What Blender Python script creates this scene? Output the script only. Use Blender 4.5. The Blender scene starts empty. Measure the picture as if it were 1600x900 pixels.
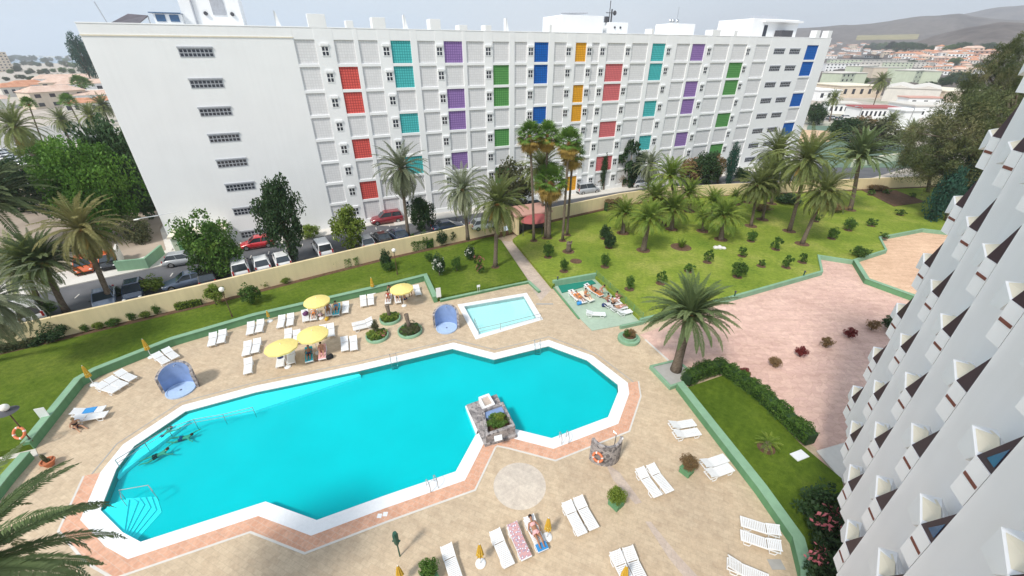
import bpy, math, random
import numpy as np
from math import sin, cos, pi, radians
from mathutils import Vector, Matrix
from mathutils.geometry import tessellate_polygon
S = bpy.context.scene
COL = S.collection
# ------------------------------------------------------------------ camera, sky, sun, exposure
PITCH = radians(29.4); FPX = 650.0; CAMZ = 23.0
cd = bpy.data.cameras.new('camera'); cam = bpy.data.objects.new('camera', cd); COL.objects.link(cam)
cam.location = (0, 0, CAMZ); cam.rotation_euler = (pi/2-PITCH, 0, 0)
cd.sensor_width = 36; cd.lens = FPX/1600*36; cd.clip_start = .1; cd.clip_end = 30000
S.camera = cam
SUN_EL, SUN_AZ = radians(50), radians(217)     # azimuth measured clockwise from +Y
w = bpy.data.worlds.new('World'); S.world = w; w.use_nodes = True
nt = w.node_tree; bg = nt.nodes['Background']
sky = nt.nodes.new('ShaderNodeTexSky'); sky.sky_type = 'NISHITA'; sky.sun_disc = False
sky.sun_elevation = SUN_EL; sky.sun_rotation = SUN_AZ; sky.dust_density = 3.0; sky.air_density = 1.2
tc = nt.nodes.new('ShaderNodeTexCoord'); mp = nt.nodes.new('ShaderNodeMapping'); mp.inputs['Scale'].default_value = (1, 1, 4)
nz = nt.nodes.new('ShaderNodeTexNoise'); nz.inputs['Scale'].default_value = 2.2; nz.inputs['Detail'].default_value = 5
rp = nt.nodes.new('ShaderNodeValToRGB')
rp.color_ramp.elements[0].position = .3; rp.color_ramp.elements[0].color = (4.3, 5.0, 5.8, 1)
rp.color_ramp.elements[1].position = .75; rp.color_ramp.elements[1].color = (5.2, 5.8, 6.5, 1)
mx = nt.nodes.new('ShaderNodeMixRGB'); mx.inputs[0].default_value = .86
L = nt.links.new
L(tc.outputs['Generated'], mp.inputs[0]); L(mp.outputs[0], nz.inputs['Vector']); L(nz.outputs[0], rp.inputs[0])
L(sky.outputs[0], mx.inputs[1]); L(rp.outputs[0], mx.inputs[2]); L(mx.outputs[0], bg.inputs[0])
bg.inputs[1].default_value = .095
sl = bpy.data.lights.new('sun', 'SUN'); sun = bpy.data.objects.new('sun', sl); COL.objects.link(sun)
sl.energy = 2.3; sl.angle = radians(9); sl.color = (1, .95, .87)
sun.rotation_euler = Vector((sin(SUN_AZ)*cos(SUN_EL), cos(SUN_AZ)*cos(SUN_EL), sin(SUN_EL))).to_track_quat('Z', 'Y').to_euler()
S.view_settings.view_transform = 'Standard'; S.view_settings.look = 'None'; S.view_settings.gamma = 1
S.view_settings.exposure = .66
S.render.engine = 'CYCLES'
S.cycles.max_bounces = 6; S.cycles.volume_bounces = 2; S.cycles.transparent_max_bounces = 12
# ------------------------------------------------------------------ photo geometry: a pixel of the 1600x900 photo -> a point of the place
def ray(x, y):
    X = (x-800)/FPX; Y = -(y-450)/FPX
    return Vector((X, cos(PITCH)+Y*sin(PITCH), -sin(PITCH)+Y*cos(PITCH)))
def P(x, y, z=0.0):
    r = ray(x, y); k = (z-CAMZ)/r.z
    return Vector((r.x*k, r.y*k, z))
def onY(x, y, Y):
    r = ray(x, y); k = Y/r.y
    return Vector((r.x*k, Y, CAMZ+r.z*k))
def depth(p): return p.y*cos(PITCH)-(p.z-CAMZ)*sin(PITCH)
Z_LAWN, Z_ST = .5, 1.6
# ------------------------------------------------------------------ materials
def srgb(r, g, b):
    return tuple((c/255/12.92 if c/255 <= .04045 else ((c/255+.055)/1.055)**2.4) for c in (r, g, b))
M = {}
class NT:
    def __init__(s, name, rough=.7, spec=.3, metal=0):
        s.m = bpy.data.materials.new(name); s.m.use_nodes = True; s.t = s.m.node_tree
        s.b = s.t.nodes['Principled BSDF']; s.b.inputs['Roughness'].default_value = rough
        s.b.inputs['Specular IOR Level'].default_value = spec; s.b.inputs['Metallic'].default_value = metal
        s.tc = s.t.nodes.new('ShaderNodeTexCoord')
    def n(s, k, **kw):
        q = s.t.nodes.new(k)
        for a, v in kw.items():
            if a in q.inputs: q.inputs[a].default_value = v
            else: setattr(q, a, v)
        return q
    def l(s, a, b): s.t.links.new(a, b)
    def noise(s, scale, detail=3, vec=None, rough=.5):
        q = s.n('ShaderNodeTexNoise', Scale=scale, Detail=detail, Roughness=rough)
        s.l(vec if vec is not None else s.tc.outputs['Object'], q.inputs['Vector']); return q.outputs[0]
    def ramp(s, fac, stops):
        q = s.n('ShaderNodeValToRGB'); e = q.color_ramp.elements
        while len(e) < len(stops): e.new(.5)
        for i, (p, c) in enumerate(stops): e[i].position = p; e[i].color = (*c, 1)
        s.l(fac, q.inputs[0]); return q.outputs[0]
    def mix(s, fac, a, b, typ='MIX'):
        q = s.n('ShaderNodeMixRGB'); q.blend_type = typ
        for i, v in ((0, fac), (1, a), (2, b)):
            if hasattr(v, 'links'): s.l(v, q.inputs[i])
            else: q.inputs[i].default_value = v if i == 0 else (*v, 1)
        return q.outputs[0]
    def col(s, c): s.l(c, s.b.inputs['Base Color'])
    def bump(s, h, st=.3, dist=.02):
        q = s.n('ShaderNodeBump', Strength=st, Distance=dist); s.l(h, q.inputs['Height']); s.l(q.outputs[0], s.b.inputs['Normal'])
def sc(c, k): return tuple(min(1, v*k) for v in c)
def plain(name, c, rough=.6, spec=.3, metal=0, var=.12, scale=6, bump=0):
    t = NT(name, rough, spec, metal)
    t.col(t.ramp(t.noise(scale, 4), [(.3, sc(c, 1-var)), (.7, sc(c, 1+var*.6))]))
    if bump: t.bump(t.noise(scale*6, 3), bump)
    M[name] = t.m; return t.m
def plaster(name, c, stain=.08):
    t = NT(name, .85, .2)
    a = t.ramp(t.noise(.35, 5), [(.3, sc(c, 1-stain)), (.65, c)])
    vm = t.n('ShaderNodeMapping'); vm.inputs['Scale'].default_value = (2.2, 2.2, .12); t.l(t.tc.outputs['Object'], vm.inputs[0])
    st = t.ramp(t.noise(1.2, 4, vm.outputs[0]), [(.3, (1-stain*.6,)*3), (.6, (1, 1, 1))])
    t.col(t.mix(1.0, a, st, 'MULTIPLY')); t.bump(t.noise(18, 3), .15, .01)
    M[name] = t.m; return t.m
plaster('wall_white', (.86, .87, .875), .035); plaster('block_white', (.88, .885, .90), .05)
plaster('wall_yellow', (.86, .71, .44), .12); plaster('green_paint', (.15, .33, .17), .2); plaster('green_pale', (.25, .42, .28), .16); plaster('terrace_green', (.42, .53, .42), .16)
plaster('cream_plaster', (.80, .74, .60), .06); plaster('stone_white', (.68, .65, .6), .1); plaster('peach_court', (.66, .46, .3), .1)
plaster('pale_green_wall', (.58, .64, .5), .1); plaster('pink_roof', (.55, .33, .25), .18); plaster('canopy_red', (.42, .12, .12), .15)
plaster('canopy_top', (.62, .36, .3), .1); plaster('beige_wall', (.72, .62, .5), .12); plaster('dark_green_wall', (.02, .22, .16), .1)
plaster('court_green', (.15, .22, .17), .15); plaster('concrete', (.42, .41, .39), .15)
plain('soil', (.14, .085, .055), .95, .1, scale=3, var=.3, bump=.6); plain('terracotta', (.5, .17, .08), .8); plain('brown_tile', (.055, .03, .04), .5, .4, scale=2)
plain('plastic_white', (.82, .83, .84), .35, .5, var=.04); plain('steel', (.6, .62, .64), .3, .6, metal=.9, var=.05); plain('black', (.015, .016, .018), .5, .4)
plain('tyre', (.02, .02, .02), .8); plain('window_dark', (.03, .035, .05), .15, .6, var=.3, scale=1); plain('car_glass', (.03, .04, .05), .08, .8, var=.1)
plain('grey_slat', (.42, .44, .48), .6); plain('rust_slot', (.2, .07, .05), .7); plain('parasol_yellow', (.82, .68, .24), .75, var=.06); plain('parasol_gold', (.62, .40, .05), .75, var=.1)
plain('skin', (.52, .29, .18), .6, var=.06); plain('skin_tan', (.38, .19, .11), .6, var=.06); plain('hair_dark', (.03, .02, .015), .8)
plain('hair_fair', (.35, .24, .12), .8); plain('cloth_blue', (.05, .28, .62), .85); plain('cloth_navy', (.03, .05, .14), .85); plain('cloth_purple', (.16, .06, .16), .85)
plain('cloth_pink', (.75, .42, .42), .85); plain('cloth_orange', (.72, .25, .07), .85); plain('cloth_turquoise', (.05, .5, .62), .85); plain('cloth_black', (.02, .02, .022), .85)
plain('shell_blue', (.22, .32, .55), .5, var=.12, scale=2); plain('shell_floor', (.42, .55, .75), .4, var=.1); plain('lifebuoy', (.75, .22, .1), .5)
plain('lifebuoy_white', (.8, .72, .68), .5); plain('globe', (.85, .83, .78), .3); plain('post_brown', (.12, .07, .05), .6); plain('post_green', (.03, .1, .07), .5)
plain('rock', (.3, .29, .28), .9, var=.3, scale=5, bump=.5); plain('rock_white', (.7, .68, .66), .9, bump=.4); plain('metal_dark', (.08, .08, .09), .5)
plain('lamp_red', (.5, .02, .02), .3, .6); plain('lamp_clear', (.8, .8, .78), .15, .7); plain('chrome', (.5, .5, .5), .25, metal=.8)
plain('solar', (.10, .08, .09), .3, .6, var=.3, scale=2); plain('blue_glass', (.05, .12, .24), .15, .7); plain('plate', (.8, .8, .78), .5)
for n_, c_ in dict(car_red=(.55, .02, .03), car_orange=(.62, .12, .03), car_white=(.8, .8, .8), car_silver=(.42, .44, .46), car_navy=(.02, .035, .07), car_black=(.012, .012, .014),
                   car_blue_grey=(.14, .18, .26), car_dark_red=(.25, .02, .03)).items():
    t = NT(n_, .25, .6); t.b.inputs['Coat Weight'].default_value = .6; t.col(t.ramp(t.noise(2), [(.3, sc(c_, .95)), (.7, c_)])); M[n_] = t.m
def pattern_towel():
    t = NT('towel_print', .9, .1); v = t.n('ShaderNodeTexVoronoi', Scale=9.0); t.l(t.tc.outputs['Object'], v.inputs[0])
    t.col(t.ramp(v.outputs[0], [(.0, (.75, .74, .76)), (.32, (.75, .74, .76)), (.4, (.3, .22, .34)), (.6, (.6, .35, .35))])); M['towel_print'] = t.m
pattern_towel()
def paving(name, c1, c2, mort, bw, bh, patch=.12, streak=None):
    t = NT(name, .85, .2); o = t.tc.outputs['Object']
    vm = t.n('ShaderNodeMapping'); vm.inputs['Rotation'].default_value = (0, 0, radians(24)); t.l(o, vm.inputs[0])
    dn = t.n('ShaderNodeTexNoise', Scale=.5, Detail=2)
    t.l(vm.outputs[0], dn.inputs['Vector'])
    b = t.n('ShaderNodeTexBrick', Scale=1.0); b.inputs['Brick Width'].default_value = bw; b.inputs['Row Height'].default_value = bh
    b.inputs['Mortar Size'].default_value = .012; b.inputs['Mortar Smooth'].default_value = .5
    for k, v in (('Color1', c1), ('Color2', c2), ('Mortar', mort)): b.inputs[k].default_value = (*v, 1)
    t.l(vm.outputs[0], b.inputs['Vector'])
    p = t.ramp(t.noise(.11, 6, rough=.6), [(.3, (1-patch*1.4, 1-patch*1.3, 1-patch)), (.7, (1+patch*.5,)*3)])
    p2 = t.ramp(t.noise(1.7, 5, rough=.7), [(.35, (.84, .83, .83)), (.6, (1, 1, 1))])
    p3 = t.ramp(t.noise(6, 4, rough=.7), [(.3, (.9, .9, .9)), (.62, (1.05, 1.05, 1.05))])
    c = t.mix(1, t.mix(1, t.mix(1, b.outputs[0], p, 'MULTIPLY'), p2, 'MULTIPLY'), p3, 'MULTIPLY')
    t.col(c); t.bump(b.outputs['Fac'], -.25, .01); M[name] = t.m
paving('deck_paving', (.64, .51, .355), (.58, .45, .31), (.53, .42, .30), .52, .26)
paving('pool_tiles', (.72, .42, .29), (.66, .36, .24), (.66, .5, .4), .33, .33, .04)
paving('worn_stone', (.68, .60, .50), (.64, .56, .47), (.6, .52, .44), .52, .26)
paving('walk_paving', (.62, .51, .42), (.57, .46, .38), (.5, .42, .35), .6, .4)
def crazy(name, c1, c2):
    t = NT(name, .85, .2); o = t.tc.outputs['Object']
    v = t.n('ShaderNodeTexVoronoi', Scale=2.4); v.feature = 'DISTANCE_TO_EDGE'; t.l(o, v.inputs['Vector'])
    v2 = t.n('ShaderNodeTexVoronoi', Scale=2.4); t.l(o, v2.inputs['Vector'])
    bw = t.n('ShaderNodeRGBToBW'); t.l(v2.outputs['Color'], bw.inputs[0])
    c = t.ramp(bw.outputs[0], [(.2, c1), (.8, c2)])
    c = t.mix(1, c, t.ramp(v.outputs[0], [(.0, (.86, .84, .82)), (.06, (1, 1, 1))]), 'MULTIPLY')
    vm = t.n('ShaderNodeMapping'); vm.inputs['Rotation'].default_value = (0, 0, radians(-15)); vm.inputs['Scale'].default_value = (.25, 1.4, 1); t.l(o, vm.inputs[0])
    c = t.mix(1, c, t.ramp(t.noise(1.2, 6, vm.outputs[0], .65), [(.32, (.86, .84, .82)), (.6, (1.04, 1.04, 1.04))]), 'MULTIPLY')
    c = t.mix(1, c, t.ramp(t.noise(.13, 5), [(.3, (.9, .87, .86)), (.7, (1.04, 1.04, 1.03))]), 'MULTIPLY')
    t.col(c); t.bump(v.outputs[0], .2, .01); M[name] = t.m
crazy('pink_paving', (.62, .42, .36), (.70, .49, .41)); crazy('orange_paving', (.66, .45, .31), (.72, .50, .35))
def grass(name, a, b, c):
    t = NT(name, .95, .1)
    f = t.ramp(t.noise(.16, 6, rough=.62), [(.25, a), (.5, b), (.75, c)])
    g = t.ramp(t.noise(2.6, 6, rough=.75), [(.3, (.62, .68, .6)), (.5, (.95, .96, .95)), (.7, (1.3, 1.22, 1.1))])
    h = t.ramp(t.noise(26, 4, rough=.8), [(.3, (.6, .65, .6)), (.65, (1.25, 1.2, 1.15))])
    t.col(t.mix(1, t.mix(1, f, g, 'MULTIPLY'), h, 'MULTIPLY')); t.bump(t.noise(34, 4, rough=.8), .8, .05); M[name] = t.m
grass('lawn_green', (.065, .115, .012), (.11, .17, .02), (.19, .235, .045))
grass('lawn_lime', (.12, .20, .025), (.225, .295, .045), (.38, .38, .11))
def asphalt():
    t = NT('asphalt', .9, .2)
    t.col(t.mix(1, t.ramp(t.noise(.4, 5), [(.3, (.10, .105, .115)), (.7, (.15, .15, .16))]), t.ramp(t.noise(30, 3), [(.3, (.85,)*3), (.7, (1.1,)*3)]), 'MULTIPLY')); M['asphalt'] = t.m
asphalt()
def lattice(name, c, dark):
    t = NT(name, .8, .2); sp = t.n('ShaderNodeSeparateXYZ'); t.l(t.tc.outputs['Object'], sp.inputs[0])
    cb = t.n('ShaderNodeCombineXYZ'); t.l(sp.outputs[0], cb.inputs[0]); t.l(sp.outputs[2], cb.inputs[1])
    b = t.n('ShaderNodeTexBrick', Scale=1.0); b.offset = 0; b.inputs['Brick Width'].default_value = .3; b.inputs['Row Height'].default_value = .3
    b.inputs['Mortar Size'].default_value = .035; b.inputs['Mortar Smooth'].default_value = .2
    b.inputs['Color1'].default_value = (*c, 1); b.inputs['Color2'].default_value = (*sc(c, .93), 1); b.inputs['Mortar'].default_value = (*dark, 1)
    t.l(cb.outputs[0], b.inputs['Vector']); t.col(b.outputs[0]); t.bump(b.outputs['Fac'], -.6, .05); M[name] = t.m
lattice('lattice_grey', (.76, .76, .77), (.65, .65, .66)); lattice('lattice_red', (.72, .12, .10), (.36, .05, .05)); lattice('lattice_coral', (.70, .18, .19), (.42, .10, .11))
lattice('lattice_teal', (.09, .52, .52), (.03, .26, .28)); lattice('lattice_purple', (.32, .20, .47), (.17, .10, .28)); lattice('lattice_green', (.12, .34, .10), (.05, .18, .05))
lattice('lattice_blue', (.01, .13, .50), (.01, .07, .28)); lattice('lattice_orange', (.80, .40, .03), (.5, .22, .02))
def foliage(name, stops, scale=2.5, trans=.25):
    t = NT(name, .6, .25)
    oi = t.n('ShaderNodeObjectInfo'); f = t.noise(scale, 4, rough=.65)
    c = t.ramp(f, stops); 
    hs = t.n('ShaderNodeHueSaturation'); mr = t.n('ShaderNodeMapRange'); t.l(oi.outputs['Random'], mr.inputs[0]); mr.inputs[3].default_value = .82; mr.inputs[4].default_value = 1.18
    t.l(mr.outputs[0], hs.inputs['Value']); t.l(c, hs.inputs['Color']); t.col(hs.outputs[0])
    tr = t.n('ShaderNodeBsdfTranslucent'); t.l(hs.outputs[0], tr.inputs[0]); ms = t.n('ShaderNodeMixShader'); ms.inputs[0].default_value = trans
    out = t.t.nodes['Material Output']; t.l(t.b.outputs[0], ms.inputs[1]); t.l(tr.outputs[0], ms.inputs[2]); t.l(ms.outputs[0], out.inputs[0]); M[name] = t.m
foliage('leaf_green', [(.3, (.04, .09, .018)), (.55, (.09, .18, .03)), (.75, (.17, .26, .05))]); foliage('leaf_dark', [(.3, (.022, .05, .02)), (.6, (.05, .10, .035)), (.8, (.09, .14, .05))])
foliage('leaf_bright', [(.3, (.04, .11, .012)), (.55, (.10, .22, .025)), (.75, (.19, .31, .05))]); foliage('leaf_lime', [(.3, (.09, .15, .02)), (.55, (.2, .27, .04)), (.75, (.3, .34, .07))])
foliage('leaf_olive', [(.3, (.05, .06, .03)), (.55, (.11, .12, .055)), (.75, (.19, .17, .09))]); foliage('leaf_casuarina', [(.3, (.045, .07, .028)), (.5, (.12, .15, .055)), (.75, (.30, .27, .14))], 2.2)
foliage('leaf_red', [(.3, (.07, .015, .012)), (.55, (.2, .03, .03)), (.75, (.34, .07, .06))], 6); foliage('leaf_brown', [(.3, (.13, .09, .04)), (.55, (.28, .18, .09)), (.75, (.24, .25, .07))], 5)
foliage('leaf_blue_green', [(.3, (.015, .055, .045)), (.55, (.03, .10, .07)), (.75, (.06, .15, .1))])
foliage('frond_green', [(.3, (.09, .12, .035)), (.5, (.17, .21, .06)), (.75, (.28, .30, .10))], 1.2); foliage('frond_gold', [(.3, (.13, .13, .045)), (.5, (.23, .22, .08)), (.75, (.38, .33, .14))], 1.4); foliage('frond_dark', [(.3, (.06, .09, .035)), (.5, (.12, .17, .065)), (.75, (.22, .26, .12))], 1.0)
foliage('frond_lime', [(.3, (.06, .12, .018)), (.5, (.16, .24, .035)), (.75, (.36, .38, .08))], 1.5); foliage('frond_grey', [(.3, (.12, .15, .08)), (.5, (.19, .22, .13)), (.75, (.3, .31, .2))], 1.2)
foliage('frond_dry', [(.3, (.26, .17, .04)), (.6, (.48, .33, .08)), (.8, (.58, .44, .16))], 2); foliage('fan_green', [(.3, (.06, .14, .02)), (.5, (.13, .24, .04)), (.75, (.22, .33, .08))], 1.5)
foliage('flower_white', [(.3, (.7, .7, .66)), (.7, (.85, .85, .8))], 5); foliage('flower_pink', [(.3, (.55, .12, .15)), (.7, (.7, .25, .28))], 5)
def bark(name, c1, c2, ring=7):
    t = NT(name, .95, .1); sp = t.n('ShaderNodeSeparateXYZ'); t.l(t.tc.outputs['Object'], sp.inputs[0])
    wv = t.n('ShaderNodeTexWave', Scale=1.0); wv.bands_direction = 'Z'; wv.inputs['Scale'].default_value = ring*.32; wv.inputs['Distortion'].default_value = 3.5; wv.inputs['Detail'].default_value = 3
    t.l(t.tc.outputs['Object'], wv.inputs[0]); t.col(t.mix(.5, t.ramp(wv.outputs['Fac'], [(.2, c1), (.8, c2)]), t.ramp(t.noise(5, 4), [(.3, c1), (.7, c2)]))); t.bump(wv.outputs['Fac'], .7, .04); M[name] = t.m
bark('bark_palm', (.09, .07, .05), (.25, .20, .16)); bark('bark_tree', (.11, .085, .06), (.25, .21, .17), 2); bark('bark_fibre', (.20, .09, .035), (.50, .27, .10), 5)
def stone_wall():
    t = NT('stone_wall', .9, .2); v = t.n('ShaderNodeTexVoronoi', Scale=5.0); v.feature = 'DISTANCE_TO_EDGE'; t.l(t.tc.outputs['Object'], v.inputs[0])
    v2 = t.n('ShaderNodeTexVoronoi', Scale=5.0); t.l(t.tc.outputs['Object'], v2.inputs[0]); bw = t.n('ShaderNodeRGBToBW'); t.l(v2.outputs['Color'], bw.inputs[0])
    t.col(t.mix(1, t.ramp(bw.outputs[0], [(.2, (.15, .14, .145)), (.8, (.38, .35, .34))]), t.ramp(v.outputs[0], [(0, (1.6, 1.6, 1.6)), (.05, (1, 1, 1))]), 'MULTIPLY')); t.bump(v.outputs[0], .8, .05); M['stone_wall'] = t.m
stone_wall()
def roof_tiles(name, a, b):
    t = NT(name, .9, .1); t.col(t.mix(1, t.ramp(t.noise(.5, 4), [(.3, a), (.7, b)]), t.ramp(t.noise(5, 2), [(.3, (.8,)*3), (.7, (1.1,)*3)]), 'MULTIPLY')); M[name] = t.m
roof_tiles('roof_terracotta', (.5, .22, .13), (.62, .34, .22)); roof_tiles('roof_pale', (.6, .42, .33), (.72, .55, .46))
def terrain(name, a, b, c, s=.01):
    t = NT(name, 1, .05); t.col(t.mix(1, t.ramp(t.noise(s, 8, rough=.65), [(.3, a), (.5, b), (.7, c)]), t.ramp(t.noise(s*9, 5), [(.3, (.8,)*3), (.7, (1.15,)*3)]), 'MULTIPLY')); M[name] = t.m
terrain('dry_ground', (.30, .25, .2), (.40, .33, .27), (.24, .24, .16), .02); terrain('hill_ground', (.06, .052, .055), (.15, .13, .12), (.10, .09, .085), .006)
terrain('field_yellow', (.25, .22, .15), (.32, .29, .18), (.20, .19, .14), .01); terrain('town_ground', (.42, .37, .32), (.5, .45, .4), (.3, .32, .24), .03)
def sea():
    t = NT('sea_water', .25, .5); t.col(t.ramp(t.noise(.01, 3), [(.3, (.12, .22, .32)), (.7, (.2, .32, .42))])); M['sea_water'] = t.m
sea()
def water():
    t = NT('pool_water', .05, .5); T = t.t
    tr = t.n('ShaderNodeBsdfTransparent'); tr.inputs[0].default_value = (.25, .97, .99, 1)
    gl = t.n('ShaderNodeBsdfGlossy', Roughness=.06); fr = t.n('ShaderNodeFresnel', IOR=1.13)
    bp = t.n('ShaderNodeBump', Strength=.25, Distance=.05); t.l(t.noise(1.6, 4, rough=.6), bp.inputs['Height']); t.l(bp.outputs[0], gl.inputs['Normal']); t.l(bp.outputs[0], fr.inputs['Normal'])
    ms = t.n('ShaderNodeMixShader'); t.l(fr.outputs[0], ms.inputs[0]); t.l(tr.outputs[0], ms.inputs[1]); t.l(gl.outputs[0], ms.inputs[2])
    T.links.new(ms.outputs[0], T.nodes['Material Output'].inputs[0]); M['pool_water'] = t.m
    t = NT('pool_lining', .7, .2)
    t.col(t.ramp(t.noise(.15, 5, rough=.55), [(.3, (.006, .49, .52)), (.7, (.010, .57, .60))])); M['pool_lining'] = t.m
    plain('step_lining', (.5, .86, .9), .6, var=.05); plain('kids_lining', (.75, .86, .86), .6, var=.04)
water()
# ------------------------------------------------------------------ mesh builder
class MB:
    def __init__(s): s.v = []; s.f = []; s.sm = False
    def add(s, vs, fs, mat=None):
        o = len(s.v)
        if mat is not None: vs = [mat @ Vector(v) for v in vs]
        s.v += [tuple(v) for v in vs]; s.f += [tuple(i+o for i in f) for f in fs]; return s
    def box(s, x0, x1, y0, y1, z0, z1, mat=None):
        return s.add([(x0, y0, z0), (x1, y0, z0), (x1, y1, z0), (x0, y1, z0), (x0, y0, z1), (x1, y0, z1), (x1, y1, z1), (x0, y1, z1)],
                     [(3, 2, 1, 0), (4, 5, 6, 7), (0, 1, 5, 4), (1, 2, 6, 5), (2, 3, 7, 6), (3, 0, 4, 7)], mat)
    def bar(s, a, b, w, h, up=Vector((0, 0, 1))):   # a box beam from a to b
        a, b = Vector(a), Vector(b); d = (b-a); ln = d.length; x = d.normalized(); y = up.cross(x)
        if y.length < 1e-4: y = Vector((0, 1, 0))
        y.normalize(); z = x.cross(y); m = Matrix((x, y, z)).transposed().to_4x4(); m.translation = a
        return s.box(0, ln, -w/2, w/2, -h/2, h/2, m)
    def tube(s, pts, rs, n=8, cap=True):
        pts = [Vector(p) for p in pts]; rs = rs if hasattr(rs, '__len__') else [rs]*len(pts)
        vs = []; fs = []; N = len(pts); ref = None
        for i, p in enumerate(pts):
            t = (pts[min(i+1, N-1)]-pts[max(i-1, 0)]).normalized()
            if ref is None: ref = Vector((1, 0, 0)) if abs(t.x) < .9 else Vector((0, 1, 0))
            u = (ref-t*ref.dot(t)).normalized(); ref = u; q = t.cross(u)
            for k in range(n):
                a = 2*pi*k/n; vs.append(p+(u*cos(a)+q*sin(a))*rs[i])
        for i in range(N-1):
            for k in range(n): fs.append((i*n+k, i*n+(k+1) % n, (i+1)*n+(k+1) % n, (i+1)*n+k))
        if cap: fs.append(tuple(range(n))[::-1]); fs.append(tuple((N-1)*n+k for k in range(n)))
        return s.add(vs, fs)
    def lathe(s, prof, n=24, c=(0, 0, 0), a0=0, a1=2*pi, cap=False):
        full = abs(a1-a0-2*pi) < 1e-6; m = n if full else n+1; vs = []; fs = []
        for (r, z) in prof:
            for k in range(m):
                a = a0+(a1-a0)*k/n; vs.append((c[0]+r*cos(a), c[1]+r*sin(a), c[2]+z))
        for i in range(len(prof)-1):
            for k in range(n):
                k2 = (k+1) % m; fs.append((i*m+k, i*m+k2, (i+1)*m+k2, (i+1)*m+k))
        if cap: fs.append(tuple((len(prof)-1)*m+k for k in range(m)))
        return s.add(vs, fs)
    def slab(s, pts, z0, z1, holes=()):              # extruded polygon
        loops = [[Vector((p[0], p[1], 0)) for p in pts]]+[[Vector((p[0], p[1], 0)) for p in h] for h in holes]
        flat = [v for l in loops for v in l]; n = len(flat); o = len(s.v)
        s.v += [(v.x, v.y, z1) for v in flat]+[(v.x, v.y, z0) for v in flat]
        for t in tessellate_polygon(loops):
            a, b, c = (flat[i] for i in t); cr = (b-a).cross(c-a).z
            if abs(cr) < 1e-9: continue
            t = t if cr > 0 else t[::-1]
            s.f.append(tuple(o+i for i in t)); s.f.append(tuple(o+n+i for i in t[::-1]))
        k = 0
        for l in loops:
            m = len(l); ar = sum(l[i].x*l[(i+1) % m].y-l[(i+1) % m].x*l[i].y for i in range(m))
            for i in range(m):
                i0, i1 = o+k+i, o+k+(i+1) % m
                if (l is loops[0]) == (ar > 0): s.f.append((i0, i0+n, i1+n, i1))
                else: s.f.append((i0, i1, i1+n, i0+n))
            k += m
        return s
    def ell(s, c, r, nu=10, nv=7):
        vs = [(c[0], c[1], c[2]-r[2])]; fs = []
        for j in range(1, nv):
            b = -pi/2+pi*j/nv
            for i in range(nu): a = 2*pi*i/nu; vs.append((c[0]+r[0]*cos(b)*cos(a), c[1]+r[1]*cos(b)*sin(a), c[2]+r[2]*sin(b)))
        vs.append((c[0], c[1], c[2]+r[2])); T = len(vs)-1
        for i in range(nu): fs.append((0, 1+(i+1) % nu, 1+i)); fs.append((T, 1+(nv-2)*nu+i, 1+(nv-2)*nu+(i+1) % nu))
        for j in range(nv-2):
            for i in range(nu): fs.append((1+j*nu+i, 1+j*nu+(i+1) % nu, 1+(j+1)*nu+(i+1) % nu, 1+(j+1)*nu+i))
        return s.add(vs, fs)
def obj(name, mb, mat, parent=None, smooth=False, bevel=0, loc=None):
    me = bpy.data.meshes.new(name); me.from_pydata(mb.v, [], mb.f); me.update()
    me.materials.append(M[mat] if isinstance(mat, str) else mat)
    if smooth: me.polygons.foreach_set('use_smooth', [True]*len(me.polygons))
    o = bpy.data.objects.new(name, me); COL.objects.link(o)
    if parent: o.parent = parent
    if loc is not None: o.location = loc
    if bevel:
        b = o.modifiers.new('bevel', 'BEVEL'); b.width = bevel; b.segments = 2; b.limit_method = 'ANGLE'
    return o
def tag(o, label, cat, group=None, kind=None):
    if label: o['label'] = label
    if cat: o['category'] = cat
    if group: o['group'] = group
    if kind: o['kind'] = kind
    return o
def thing(name, label, cat, loc=(0, 0, 0), rz=0, group=None):
    o = bpy.data.objects.new(name, None); COL.objects.link(o); o.empty_display_size = .2
    o.location = loc; o.rotation_euler = (0, 0, rz); return tag(o, label, cat, group)
def struct(name, mb, mat, **k):
    o = obj(name, mb, mat, **k); o['kind'] = 'structure'; return o
KIDS = {}
def kids(o): return [c for c in bpy.data.objects if c.parent is o]
def dup(root, loc=None, rz=None, label=None, group=None, scale=None):
    def cp(o, par):
        c = o.copy(); COL.objects.link(c); c.parent = par
        key = o.name
        if key not in KIDS: KIDS[key] = kids(o)
        for ch in KIDS[key]: cp(ch, c)
        return c
    r = cp(root, None)
    if loc is not None: r.location = loc
    if rz is not None: r.rotation_euler = (0, 0, rz)
    if scale: r.scale = (scale,)*3
    if label: r['label'] = label
    if group: r['group'] = group
    return r
USED = set()
def first(proto, loc, rz, label, group=None, scale=None):   # the first placement moves the prototype itself, later ones copy it
    if proto.name not in USED:
        kk = [proto]+list(kids(proto))
        for q in kk:
            if q.name not in KIDS: KIDS[q.name] = kids(q)
        USED.add(proto.name); proto.location = loc; proto.rotation_euler = (0, 0, rz)
        if scale: proto.scale = (scale,)*3
        proto['label'] = label
        if group: proto['group'] = group
        return proto
    return dup(proto, loc, rz, label, group, scale or 1.0)
def mat_of(root, part, m):
    for c in kids(root):
        if c.name.split('.')[0] == part:
            c.material_slots[0].link = 'OBJECT'; c.material_slots[0].material = M[m]
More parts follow.
